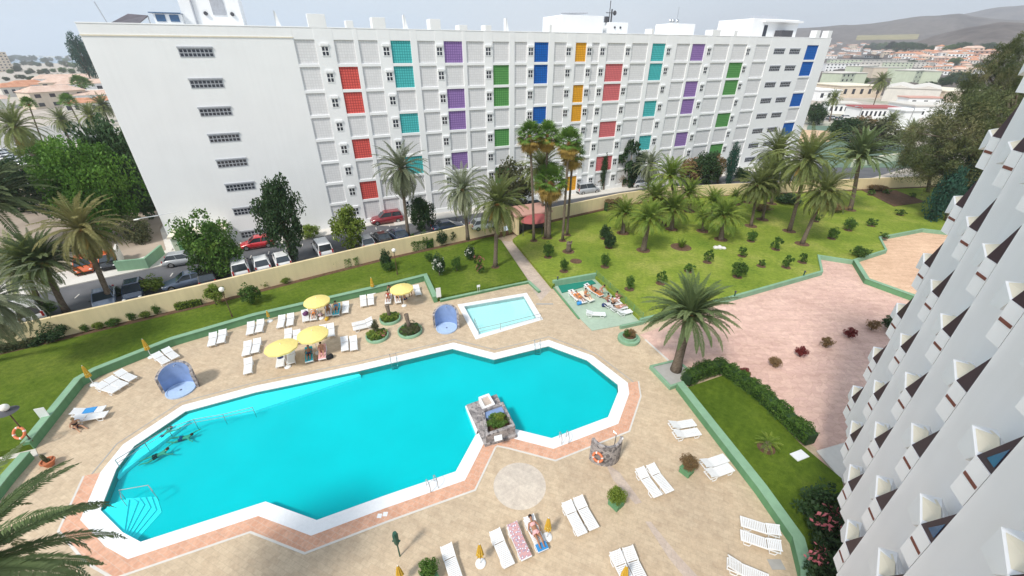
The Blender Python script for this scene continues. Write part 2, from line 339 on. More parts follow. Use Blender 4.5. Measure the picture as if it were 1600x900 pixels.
# ================================================================== SETTING
def PL(pts, z): return [P(x, y, z) for x, y in pts]
def offset(poly, d):            # grow a closed polygon outward by d metres
    n = len(poly); ar = sum(poly[i].x*poly[(i+1) % n].y-poly[(i+1) % n].x*poly[i].y for i in range(n)); sg = 1 if ar > 0 else -1
    out = []
    for i in range(n):
        a, b, c = poly[i-1], poly[i], poly[(i+1) % n]
        e1 = (b-a).normalized(); e2 = (c-b).normalized(); n1 = Vector((e1.y, -e1.x, 0))*sg; n2 = Vector((e2.y, -e2.x, 0))*sg
        k = n1+n2; k = k/(k.dot(n1)) if k.length > .1 else n1
        if k.length > 2.5: k = k.normalized()*2.5
        out.append(b+k*d)
    return out
def band(name, inner, outer, z, mat, t=.02):
    return struct(name, MB().slab(outer, z-t, z, [inner]), mat)
POOL = PL([(157, 797), (182, 733), (210, 697), (290, 643), (400, 613), (560, 580), (707, 545), (772, 562), (857, 541), (917, 563), (965, 601), (966, 612), (950, 652),
           (862, 685), (806, 671), (770, 664), (743, 680), (712, 737), (600, 775), (495, 813), (415, 784), (220, 847), (192, 832)], 0)
KIDS_POOL = PL([(725, 479), (818, 463), (838, 497), (749, 523)], 0)
O1 = offset(POOL, .82); O2 = offset(POOL, 1.62); O3 = offset(POOL, 1.74)
# base ground sheet of the whole garden, cut round the pools
GW = [Vector((-140, -38, 0)), Vector((-44.5, 28.8, 0)), Vector((-31.8, 36.8, 0)), Vector((-16.3, 47.6, 0)), Vector((-3, 55.6, 0)), Vector((6.7, 61.9, 0)), Vector((18.3, 68.9, 0)), Vector((27, 72.6, 0)),
      Vector((38.5, 74.6, 0)), Vector((63.9, 78.1, 0)), Vector((84, 80.9, 0)), Vector((150, 90, 0))]          # line of the yellow boundary wall
deck_out = GW+[Vector((150, -60, 0)), Vector((-140, -60, 0))]
struct('pool_deck', MB().slab(deck_out, -1.9, 0, [POOL, offset(KIDS_POOL, .02)]), 'deck_paving')
# street level and all the land beyond
far = [p+Vector((0, 0, 0)) for p in GW]+[Vector((5390, 90, 0)), Vector((5390, 5390, 0)), Vector((-5390, 5390, 0)), Vector((-5390, -38, 0))]
struct('ground', MB().slab(far, 1.2, Z_ST-.02), 'town_ground')
struct('ground_behind', MB().slab([Vector((-5390, -38, 0)), Vector((-140, -38, 0)), Vector((-140, -60, 0)), Vector((150, -60, 0)), Vector((150, 90, 0)), Vector((5390, 90, 0)), Vector((5390, -300, 0)), Vector((-5390, -300, 0))], -2, -.02), 'dry_ground')
# --- pool
band('pool_coping', POOL, O1, .03, 'plastic_white', .10)
band('pool_wall', POOL, O1, -.075, 'pool_lining', .6)
right_part = O2
def part_band(name, A, Bo, idx, z, mat):
    mb = MB()
    for i, j in zip(idx[:-1], idx[1:]): mb.slab([A[i], A[j], Bo[j], Bo[i]], z-.03, z)
    return struct(name, mb, mat)
ring = [10, 11, 12, 13, 14, 15, 16, 17, 18, 19, 20, 21, 22, 0, 1]
part_band('tile_border', O1, O2, ring, .018, 'pool_tiles'); part_band('border_line', O2, O3, ring, .022, 'stone_white')
part_band('border_line', offset(POOL, 1.25), offset(POOL, 1.33), [1, 2, 3, 4, 5, 6, 7, 8, 9, 10], .012, 'concrete')
struct('pool_basin', MB().slab(offset(POOL, .3), -1.25, -.52), 'pool_lining')
mb = MB()
n = len(POOL)
for i in range(n):
    a, b = POOL[i], POOL[(i+1) % n]; mb.add([(a.x, a.y, -.56), (b.x, b.y, -.56), (b.x, b.y, -.47), (a.x, a.y, -.47)], [(0, 1, 2, 3)])
struct('pool_wall', mb, 'pool_lining')
inner = offset(POOL, .01)
wm = MB(); fl = [Vector((p.x, p.y, 0)) for p in inner]; wm.v = [(p.x, p.y, -.04) for p in inner]; wm.f = [tuple(t) for t in tessellate_polygon([fl])]
struct('pool_water', wm, 'pool_water')
shelf = PL([(182, 733), (210, 697), (290, 643), (400, 613), (560, 580), (563, 583), (398, 637), (294, 653), (192, 730), (180, 742)], 0)
struct('pool_shelf', MB().slab(shelf, -.56, -.27), 'step_lining')
for k, (a, b, c, d) in enumerate([((205, 838), (247, 792), (240, 768), (190, 771)), ((200, 836), (239, 790), (232, 769), (184, 775)), ((198, 834), (231, 787), (223, 771), (178, 779)),
                                  ((195, 833), (222, 784), (214, 773), (172, 783)), ((193, 832), (213, 781), (205, 776), (166, 788)), ((192, 832), (200, 779), (198, 778), (160, 795))]):
    struct('pool_step', MB().slab(PL([(157, 797), (192, 832), a, b, c, d], 0), -.53, -.49+k*.075), 'step_lining')
kp = KIDS_POOL; ko = offset(kp, .55)
band('kids_pool_coping', kp, ko, .05, 'plastic_white', .4)
struct('kids_pool_floor', MB().slab(kp, -.7, -.45), 'kids_lining')
mb = MB()
for i in range(4):
    a, b = kp[i], kp[(i+1) % 4]; mb.add([(a.x, a.y, -.5), (b.x, b.y, -.5), (b.x, b.y, .0), (a.x, a.y, .0)], [(0, 1, 2, 3)])
struct('kids_pool_wall', mb, 'kids_lining')
wm = MB(); wm.add([(p.x, p.y, -.05) for p in offset(kp, .01)], [(0, 1, 2, 3)])
t = bpy.data.materials.new('kids_water'); M['kids_water'] = t = M['pool_water'].copy(); 
for q in t.node_tree.nodes:
    if q.type == 'BSDF_TRANSPARENT': q.inputs[0].default_value = (.74, .97, .97, 1)
struct('kids_pool_water', wm, 'kids_water')
# pale worn circle and worn patches in the paving
mb = MB().lathe([(0.01, 0), (1.6, 0)], 48); cc = P(812, 758, 0); struct('worn_circle', mb, 'worn_stone', loc=(cc.x, cc.y, .006))
for q in ([(945, 722), (968, 738), (1003, 785), (993, 788), (958, 750)], [(1008, 815), (1017, 815), (1060, 868), (1090, 900), (1072, 905), (1045, 872)]):
    struct('worn_patch', MB().slab(PL(q, 0), -.01, .006), 'walk_paving')
# --- terraces, paths, lawns (slabs standing on the garden sheet)
pink = PL([(1000, 523), (1140, 470), (1283, 430), (1278, 405), (1330, 413), (1350, 441), (1418, 467), (1500, 470), (1420, 800), (1320, 860), (1275, 700), (1130, 583), (1090, 592), (1048, 567)], 0)
struct('pink_terrace', MB().slab(pink, -.02, .008), 'pink_paving')
orng = PL([(1330, 413), (1383, 396), (1373, 376), (1440, 363), (1486, 368), (1560, 370), (1520, 520), (1418, 467), (1350, 441)], 0)
struct('orange_terrace', MB().slab(orng, -.02, .016), 'orange_paving')
struct('border_line', MB().slab(PL([(1007, 531), (1009, 530), (1046, 563), (1043, 564)], 0), -.01, .02), 'stone_white')
left_wall = [(8, 770), (53, 702), (131, 602), (155, 588), (273, 540), (400, 502), (613, 452), (664, 439), (679, 473)]
LWp = PL(left_wall, 0)
lawnL = [LWp[1], LWp[2], LWp[3], LWp[4], LWp[5], LWp[6], LWp[7], LWp[8]]+PL([(692, 469), (800, 447), (824, 442), (783, 380)], 0)+[Vector((-3.1, 55.2, 0)), Vector((-16.4, 47.2, 0)), Vector((-31.9, 36.3, 0)), Vector((-44.6, 28.2, 0)), Vector((-80, 3, 0)), Vector((-60, -10, 0))]+PL([(-80, 735), (0, 715)], 0)
struct('lawn_left', MB().slab(lawnL, -.1, .48), 'lawn_green')
lawnS = PL([(50, 717), (22, 752), (-60, 850), (-160, 850), (-160, 760), (0, 730)], 0)
struct('lawn_corner', MB().slab(lawnS, -.1, .42), 'lawn_lime')
struct('path', MB().slab(PL([(55, 700), (60, 712), (0, 728), (-160, 760), (-160, 740), (0, 714)], 0), -.05, .03), 'stone_white')
lawnR = PL([(801, 378), (862, 452), (869, 446), (929, 436), (1002, 505), (1140, 470), (1283, 428), (1278, 404), (1330, 412), (1383, 395), (1373, 375), (1440, 362), (1486, 367), (1560, 372)], 0)+[Vector((110, 70, 0)), Vector((100, 82.2, 0)), Vector((84, 80.3, 0)), Vector((63.9, 77.6, 0)), Vector((38.5, 74.0, 0)), Vector((27.2, 72, 0)), Vector((18.6, 68.3, 0)), Vector((6.9, 61.2, 0)), Vector((2.5, 58.4, 0))]
struct('lawn_right', MB().slab(lawnR, -.1, .42), 'lawn_lime')
lowlawn = PL([(1072, 610), (1130, 590), (1180, 625), (1247, 697), (1312, 752), (1345, 900), (1340, 980), (1262, 980), (1258, 905), (1245, 850), (1190, 762)], 0)
struct('lawn_low', MB().slab(lowlawn, -.1, .30), 'lawn_green')
struct('garden_path', MB().slab(PL([(783, 377), (801, 377), (862, 452), (845, 470), (824, 442)], 0), -.02, .012), 'walk_paving')
struct('terrace_steps', MB().slab(PL([(1275, 706), (1330, 690), (1372, 770), (1322, 762)], 0), 0, .12), 'stone_white')
struct('soil_bed', MB().slab(PL([(1347, 297), (1400, 297), (1447, 315), (1397, 322)], Z_LAWN), .3, .47), 'soil')
def strip(name, pts, w0, z, mat, off=0):
    mb = MB()
    for a, b in zip(pts[:-1], pts[1:]):
        d = (b-a).normalized(); nn = Vector((d.y, -d.x, 0)); mb.slab([a+nn*off, b+nn*off, b+nn*(off+w0), a+nn*(off+w0)], .1, z)
    return struct(name, mb, mat)
strip('soil_bed', [p+Vector((0, 0, 0)) for p in GW[1:7]], .75, .5, 'soil'); strip('soil_bed', GW[6:-1], .7, .45, 'soil')
# --- the street beyond the wall
HA = radians(65.6); HD = 60.46; HX = Vector((sin(HA), cos(HA), 0)); HN = Vector((-cos(HA), sin(HA), 0)); HO = HN*HD      # hotel front: direction, inward normal, foot point
def H(t, d, z=0): return HO+HX*t+HN*d+Vector((0, 0, z))
road = [Vector((p.x, p.y, 0)) for p in GW[:8]]
kerb = [P(-200, 520, Z_ST), P(110, 447, Z_ST), P(267, 413, Z_ST), P(507, 369, Z_ST), P(580, 353, Z_ST)]
struct('road', MB().slab([*[q+(HN*.05) for q in kerb], H(8, -2.5), H(97, -1.7), H(170, -1), H(170, -7)]+[GW[i] for i in (9, 8, 7, 6, 5, 4, 3, 2, 1)]+[GW[1]+Vector((-140, -80, 0))], Z_ST-.1, Z_ST), 'asphalt')
struct('pavement', MB().slab([*kerb, H(8, -.4), H(8, 0), H(-19, 0), H(-19, 30), H(-22, 30), H(-22, -1), H(-60, -6)], Z_ST-.02, Z_ST+.11), 'stone_white')
struct('pavement', MB().slab([H(8, -2.6), H(97, -1.8), H(97, 0), H(8, 0)], Z_ST-.02, Z_ST+.11), 'stone_white')
mb = MB()
for i in range(26):
    a = Vector((-43, 34.6, 0))+Vector((.80, .60, 0))*i*1.95+Vector((-.6, .8, 0))*1.6
    d = Vector((-.35, .94, 0)); mb.slab([a, a+Vector((.12, 0, 0)), a+Vector((.12, 0, 0))+d*.9, a+d*.9], Z_ST, Z_ST+.006)
struct('parking_markings', mb, 'stone_white')
struct('planting_ground', MB().slab([H(-75, 2), P(180, 415, Z_ST), P(260, 392, Z_ST), H(-22.3, 10), H(-22.3, 45), H(-75, 45)], Z_ST-.02, Z_ST+.14), 'dry_ground')
struct('side_road', MB().slab([P(-200, 265, Z_ST), P(60, 232, Z_ST), P(90, 330, Z_ST), P(60, 420, Z_ST), P(-80, 440, Z_ST)], Z_ST-.02, Z_ST+.03), 'concrete')
struct('side_road', MB().slab([P(-100, 222, Z_ST), P(135, 188, Z_ST), P(190, 205, Z_ST), P(60, 240, Z_ST), P(-100, 262, Z_ST)], Z_ST-.02, Z_ST+.04), 'concrete')
# --- yellow boundary wall, two lengths with the entrance pavilion between
def wall_run(name, pts, thick, z0, z1, mat, label, cat='wall', cap=None):
    mb = MB(); L_ = [];R_ = []
    n = len(pts)
    for i, p in enumerate(pts):
        a = pts[i-1] if i else p-(pts[1]-p); b = pts[i+1] if i < n-1 else p+(p-pts[i-1])
        e1 = (p-a).normalized(); e2 = (b-p).normalized(); n1 = Vector((e1.y, -e1.x, 0)); n2 = Vector((e2.y, -e2.x, 0)); k = (n1+n2); k = k/k.dot(n1)
        L_.append(p-k*thick); R_.append(p+k*.06)
    poly = R_+L_[::-1]; mb.slab(poly, z0, z1)
    if cap:
        c = MB(); R2 = [];L2 = []
        for r, l in zip(R_, L_): d = (r-l).normalized(); R2.append(r+d*.06); L2.append(l-d*.06)
        c.slab(R2+L2[::-1], z1+.003, z1+.07)
        root = thing(name, label, cat); obj('wall_body', mb, mat, root, bevel=.02); obj('coping', c, cap, root, bevel=.015); return root
    return tag(obj(name, mb, mat, bevel=.02), label, cat)
E_ = Vector((2.2, 59.0, 0))
wall_run('boundary_wall', [*GW[0:5], Vector((-1.2, 56.75, 0))], .25, .1, 2.55, 'wall_yellow', 'long yellow boundary wall between the left lawn and the parked cars')
wall_run('boundary_wall', [Vector((5.6, 61.2, 0)), *GW[6:12]], .25, .1, 2.45, 'wall_yellow', 'long yellow boundary wall behind the palms of the right lawn')
# --- green low walls
def low_wall(pts, z1, th, label, m1='green_paint', name='retaining_wall'):
    return wall_run(name, pts, th, -.05, z1, m1, label, 'low wall', 'green_pale')
low_wall(LWp[1:], .68, .34, 'long green low wall stepping round the sunbathing deck below the left lawn')
low_wall(PL([(-60, 858), (22, 752), (53, 716)], 0), .6, .34, 'short green low wall at the left edge below the garden path')
low_wall(PL([(688, 472), (800, 448), (826, 443), (842, 458)], 0), .22, .16, 'thin green kerb between the small pool and the left lawn')
wall_run('lawn_kerb', PL([(1000, 506), (1140, 471), (1283, 430), (1278, 405), (1330, 413)], 0), .2, -.05, .56, 'green_pale', 'pale green kerb separating the right lawn from the pink terrace', 'kerb')
wall_run('lawn_kerb', PL([(1330, 413), (1383, 396), (1373, 376), (1440, 363), (1486, 368), (1560, 372)], 0), .18, -.05, .56, 'green_pale', 'pale green kerb separating the right lawn from the orange terrace', 'kerb')
low_wall(PL([(1332, 413), (1350, 443), (1418, 468), (1500, 495)], 0), .6, .3, 'green low wall dividing the pink terrace from the orange terrace')
low_wall(PL([(1263, 960), (1261, 905), (1247, 851), (1190, 770), (1063, 607)], 0), .62, .42, 'long green low wall between the pool deck and the low lawn with the hedge')
# ================================================================== HOTEL opposite
RZH = math.atan2(HX.y, HX.x)
def hT(x, y, d=0.0):            # pixel -> position along the front, height above street
    r = ray(x, y); k = (HD+d)/r.dot(HN); q = r*k; return q.dot(HX), q.z+CAMZ-Z_ST
hotel = thing('hotel_building', 'long white eight storey hotel with coloured lattice panels across the street', 'hotel', (HO.x, HO.y, Z_ST), RZH)
ZR = 1.39+CAMZ-Z_ST             # top of the first row of panels
TOP = 23.95; T0, T1 = -18.7, 96.0
COLS = {}
row1 = dict(A=(175, 272, 400), B=(362, 455, 400), C=(480, 570, 400), D=(628, 722, 400), E=(752, 835, 400), F=(879, 966, 400), G=(985, 1068, 400), H=(1108, 1185, 400), H2=(12, 70, 800), I=(105, 172, 800),
            J=(198, 255, 800), K=(299, 350, 800), L=(375, 410, 800), M=(446, 530, 800), N=(562, 637, 800), O=(658, 720, 800), P=(773, 835, 800), Q=(847, 908, 800), R=(947, 1020, 800), S=(1037, 1103, 800), T=(1147, 1213, 800), U=(192, 247, 1200))
fitU = dict(A=.13, B=4.41, C=7.17, D=10.97, E=14.28, F=17.73, G=20.78, H=24.56, I=30.91, J=34.15, K=37.72, M=43.32, O=51.97, Q=60.38, S=69.75, U=89.45)
names = list(row1)
raw = {k: (hT(v[2]+v[0]/3, 69)[0], hT(v[2]+v[1]/3, 69)[0]) for k, v in row1.items()}
xs = sorted((raw[k][0], fitU[k]-raw[k][0]) for k in fitU)
for k, (a, b) in raw.items():
    dlt = np.interp(a, [q[0] for q in xs], [q[1] for q in xs]); COLS[k] = (a+dlt, b+dlt)
def tfix(x):
    a = hT(x, 75)[0]; return a+float(np.interp(a, [q[0] for q in xs], [q[1] for q in xs]))
colour = {}
for k, m, rows in (('B', 'lattice_red', (2, 3, 5, 7)), ('D', 'lattice_teal', (1, 2, 4, 6)), ('F', 'lattice_purple', (1, 3, 4, 6)), ('H', 'lattice_green', (2, 3, 5, 7)), ('I', 'lattice_blue', (1, 2, 4)),
                   ('K', 'lattice_orange', (1, 3, 4, 8)), ('M', 'lattice_coral', (2, 3, 5, 7)), ('O', 'lattice_teal', (1, 2, 4, 6)), ('Q', 'lattice_purple', (1, 3, 4, 6)), ('S', 'lattice_green', (2, 3, 5, 7)), ('U', 'lattice_blue', (1, 2, 4, 6))):
    for r in rows: colour[k, r] = m
tA = COLS['A'][0]
mb = MB().box(T0, T1, .30, 14, 0, TOP-.55)              # body
mb.box(T0, tA, 0, .30, 0, TOP); mb.box(T0, T1, 14, 14.3, 0, TOP); mb.box(T0, T0+.3, .3, 14, TOP-.55, TOP); mb.box(T1-.3, T1, .3, 14, TOP-.55, TOP)
mb.box(tA, T1, 0, .30, ZR, TOP)
for r in range(1, 9):
    zb = ZR-2.8*(r-1)-2.45; mb.box(tA, T1, 0, .298, zb-.35 if r < 8 else 0, zb)
order = sorted(COLS.values())
for (a0, a1), (b0, b1) in zip(order, order[1:]+[(T1, T1)]):
    mb.box(a1, b0, -.02, .29, .0, TOP-.01)
obj('wall', mb, 'wall_white', hotel, bevel=.03)
obj('cornice', MB().box(T0-.05, tA, -.06, 0, TOP-1.02, TOP-.9), 'cream_plaster', hotel)
cm = MB()
cm.box(T0-.03, T1+.03, -.03, .33, TOP+.003, TOP+.12)
obj('parapet_cap', cm, 'wall_white', hotel, bevel=.02)
gi = 0; rest = MB()
for r in range(1, 9):
    for k in names:
        a, b = COLS[k]; z1 = ZR-2.8*(r-1); z0 = z1-2.45; m = colour.get((k, r))
        pm = MB().box(a+.002, b-.002, .14, .20, z0+.002, z1-.002)
        if m:
            obj('coloured_lattice_screen', pm, m, hotel)['label'] = f"{m.split('_')[1]} lattice panel"
        else:
            gi += 1
            if gi <= 100: obj('grey_lattice_screen', pm, 'lattice_grey', hotel)
            else: rest.box(a+.002, b-.002, .14, .20, z0+.002, z1-.002)
obj('grey_lattice_screen', rest, 'lattice_grey', hotel)['kind'] = 'stuff'
# small four-pane windows on the ribs, rows of the strip windows
winx = [400+c/3 for c in (317, 606, 857, 1086)]+[800+c/3 for c in (87, 264, 361, 422, 541, 733, 924, 1109)]
wrest = MB(); wn = 0
def pane_set(mb, fr, x0, x1, z0, z1, nx, nz, y=-.03):
    g = .09; w_ = (x1-x0-g*(nx+1))/nx; h_ = (z1-z0-g*(nz+1))/nz
    for i in range(nx):
        for j in range(nz):
            a = x0+g+i*(w_+g); b = z0+g+j*(h_+g); mb.box(a, a+w_, y-.012, y+.02, b, b+h_)
    fr.box(x0, x1, y-.005, y+.03, z0, z1)
for x in winx:
    tc_ = tfix(x)
    for r in range(1, 9):
        z1 = ZR-2.8*(r-1)-.62; wn += 1
        f = MB(); pn = MB(); pane_set(pn, f, tc_-.42, tc_+.42, z1-1.05, z1, 2, 2, -.06); f.box(tc_-.45, tc_+.45, -.16, -.02, z1+.02, z1+.28)
        if wn <= 100:
            fo = obj('window', f, 'wall_white', hotel); obj('pane', pn, 'window_dark', fo)
def strip_window(t0, t1, z1, nx, mat='window_dark'):
    f = MB(); pn = MB(); pane_set(pn, f, t0, t1, z1-1.05, z1-.22, nx, 2, -.03); f.box(t0-.04, t1+.04, -.12, -.02, z1-.2, z1-.05)
    fo = obj('strip_window', f, 'grey_slat', hotel); obj('pane', pn, mat, fo)
for x, y in ((274, 72), (292, 122), (307, 167), (322, 209), (335, 249), (349, 287), (361, 325), (373, 361)):
    t_, z_ = hT(x, y); strip_window(t_+.1, t_+3.25, z_+.02, 8)
sA, sB = tfix(1211), tfix(1236); sw = (tfix(1228)-sA)
for r in range(1, 9):
    for s_ in (sA, sB): strip_window(s_, s_+sw, ZR-2.8*(r-1)-.45, 6)
# projecting ribs rising over the roof
for (x0, x1, ox, hh) in ((262, 345, 400, 1.25), (558, 618, 400, 1.1), (822, 872, 400, 1.1), (1076, 1104, 400, .6), (437, 472, 400, .7), (957, 995, 400, .55), (170, 182, 800, .9), (642, 652, 800, .7), (925, 962, 800, .8), (1025, 1040, 800, .8)):
    a, b = tfix(ox+x0/3), tfix(ox+x1/3)
    obj('roof_pier', MB().box(a, b, .0, 1.6, TOP+.13, TOP+.13+hh), 'wall_white', hotel, bevel=.02)
for x in (125, 715, 1185):
    a = tfix(400+x/3); obj('roof_pier', MB().add([(a-.25, .5, TOP+.13), (a+.25, .5, TOP+.13), (a+.25, 1.2, TOP+.13), (a-.25, 1.2, TOP+.13), (a-.25, .5, TOP+1.6), (a-.1, .6, TOP+1.6), (a-.1, 1.1, TOP+1.6), (a-.25, 1.2, TOP+1.6)], [(3, 2, 1, 0), (4, 5, 6, 7), (0, 1, 5, 4), (1, 2, 6, 5), (2, 3, 7, 6), (3, 0, 4, 7)]), 'wall_white', hotel)
# roof houses and plant
def rb(name, x0, x1, y, d, dep, mat='wall_white', ybase=None, top=None):
    a = hT(x0, y, d)[0]; b = hT(x1, y, d)[0]; z = top if top else hT((x0+x1)/2, y, d)[1]
    return obj(name, MB().box(a, b, d, d+dep, TOP-.6, z), mat, hotel, bevel=.03), a, b, z
lh, a, b, z = rb('lift_house', 279, 373, 6, 5, 5, top=TOP+4.2)
obj('lift_house_roof', MB().box(a-.3, b+.3, 4.7, 10.3, z+.003, z+.25), 'wall_white', hotel)
obj('louvre', MB().box(a+3.0, a+4.3, 4.93, 5.01, TOP+1.3, TOP+2.9), 'grey_slat', lh); obj('drain_pipe', MB().tube([(a+1.2, 4.85, TOP-.5), (a+1.2, 4.85, z)], .1), 'grey_slat', lh)
for k in (a+2.3, a+4.9): obj('vent_outlet', MB().tube([(k, 4.8, TOP+1.4), (k, 5.05, TOP+1.4)], .2, 12), 'metal_dark', lh)
ph, a, b, z = rb('penthouse', 238, 281, 21, 4, 4)
for k in (a+.2, a+(b-a)*.58): obj('penthouse_window', MB().box(k, k+(b-a)*.34, 3.94, 4.02, z-.75, z-.12), 'blue_glass', ph)
obj('penthouse_eave', MB().box(a-.3, b+.1, 3.7, 8.2, z+.003, z+.09), 'blue_glass', ph)
a = hT(172, 36, 3)[0]; b = hT(226, 36, 3)[0]; sp_ = MB(); sp_.add([(a, 3, TOP+.1), (b-.6, 3, TOP+.1), (b, 5.5, TOP+1.0), (a+1.2, 5.5, TOP+1.1), (a, 3, TOP+.2), (b-.6, 3, TOP+.2), (b, 5.5, TOP+1.1), (a+1.2, 5.5, TOP+1.2)], [(3, 2, 1, 0), (4, 5, 6, 7), (0, 1, 5, 4), (1, 2, 6, 5), (2, 3, 7, 6), (3, 0, 4, 7)])
so = obj('solar_panel', sp_, 'solar', hotel)
obj('panel_frame', MB().tube([(b, 5.4, TOP-.5), (b, 5.4, TOP+1)], .06).tube([(a+1.2, 5.4, TOP-.5), (a+1.2, 5.4, TOP+1.05)], .06), 'steel', so)
a = hT(170, 35, 3)[0]; obj('mast', MB().tube([(a, 3, TOP-.5), (a-.5, 3, TOP+2.0)], .05), 'steel', hotel)
b1, a, b, z = rb('roof_house', 878, 944, 24, 4, 6)
am = MB(); am.tube([(a+.6, 6, z), (a+5.5, 6, z+.45)], .09); am.tube([(a+1, 6, z+.3), (a+5.8, 6, z+.5)], .08); am.tube([(a+2.5, 6, z), (a+2.5, 6, z+.5)], .05); obj('roof_tank_pipes', am, 'grey_slat', b1)
obj('roof_louvre', MB().box(a-1.1, a-.05, 4.2, 6, TOP+.1, z-.4), 'wall_white', b1)
b2, a, b, z = rb('roof_house', 953, 982, 35, 4, 4)
am = MB(); am.tube([(a+.5, 5, z), (a+.5, 5, z+2.9)], .06); am.tube([(a-.2, 5, z+1.3), (a+1.6, 5, z+1.3)], .05); am.tube([(a+.9, 5, z), (a+.9, 5, z+1.8)], .12); am.box(a-.3, a+.3, 4.8, 5.2, z, z+.8); am.ell((a+1.4, 4.9, z+1.3), (.35, .1, .35)); obj('antenna_cluster', am, 'metal_dark', b2)
for k in (a+1, a+2.1): obj('vent_outlet', MB().tube([(k, 3.9, z-.7), (k, 4.05, z-.7)], .16, 10), 'metal_dark', b2)
b3, a, b, z = rb('roof_house', 1050, 1087, 37, 4, 4)
am = MB(); am.tube([(a+1.9, 5, z), (a+1.9, 5, z+2.4)], .05)
for k in (.4, 1.0, 1.9): am.ell((a+k, 4.8, z+.35), (.34, .12, .34))
obj('antenna_cluster', am, 'steel', b3)
b4, a, b, z = rb('roof_house', 1178, 1250, 30, 4, 8)
obj('shade_mesh', MB().add([(a+1, 5, z), (b-2, 5, z+.1), (b-4, 8, z+.9), (a+2.5, 8, z+.6)], [(0, 1, 2, 3)]), 'grey_slat', b4)
obj('roof_eave', MB().box(a+2.5, b+.5, 3.4, 12, z-.5, z-.2), 'wall_white', b4)
obj('doorway', MB().box(a+3.2, a+4.1, 3.93, 4.05, TOP-.4, z-1.0), 'window_dark', b4)
a = tfix(1250); obj('chiller_unit', MB().box(a-2.6, a+.5, 2.5, 4, TOP+.1, TOP+1.3), 'metal_dark', hotel)
a = hT(1290, 50, 1)[0]
for k in (0, 1.6): obj('roof_pier', MB().box(T1-5+k*2.2, T1-3.9+k*2.2, 0, 1.2, TOP+.13, TOP+1.3), 'wall_white', hotel)
# ================================================================== OUR OWN BLOCK on the right: saw-tooth front with a balcony on every floor of every bay
BF = Vector((.596, .803, 0)); BN = Vector((-.803, .596, 0))
def B(far_, out, z): return BF*far_+BN*out+Vector((0, 0, CAMZ+z))
block = thing('apartment_block', 'white apartment block with saw-tooth balconies towering along the right edge', 'apartment building')
PITCHB = 3.31; F0 = 11.6
def in_frame(p):
    q = p; d = depth(q); 
    return d > .5
plan = []
for c in range(-2, 6):
    f0 = F0+(c-1)*PITCHB
    plan += [(f0, -5.15), (f0, -6.3), (f0+.55, -6.35)]
plan += [(F0+4*PITCHB+.95, -6.1), (F0+4*PITCHB+.95, -18), (F0-3*PITCHB, -18)]
mb = MB(); mb.slab([B(a, o, 0) for a, o in plan], 4.75, CAMZ+6.0); mb.slab([B(a, o, 0) for a, o in [(F0-3*PITCHB+1, -7.2), (F0+4*PITCHB-.5, -7.2), (F0+4*PITCHB-.5, -17), (F0-3*PITCHB+1, -17)]], 0, 4.9)
obj('wall', mb, 'block_white', block)
def hexa(pts_top, pts_bot):
    n = len(pts_top); m = MB(); vs = [*pts_top, *pts_bot]; fs = [tuple(range(n)), tuple(range(n, 2*n))[::-1]]+[(i, i+n, (i+1) % n+n, (i+1) % n) for i in range(n)]
    m.add(vs, fs); return m
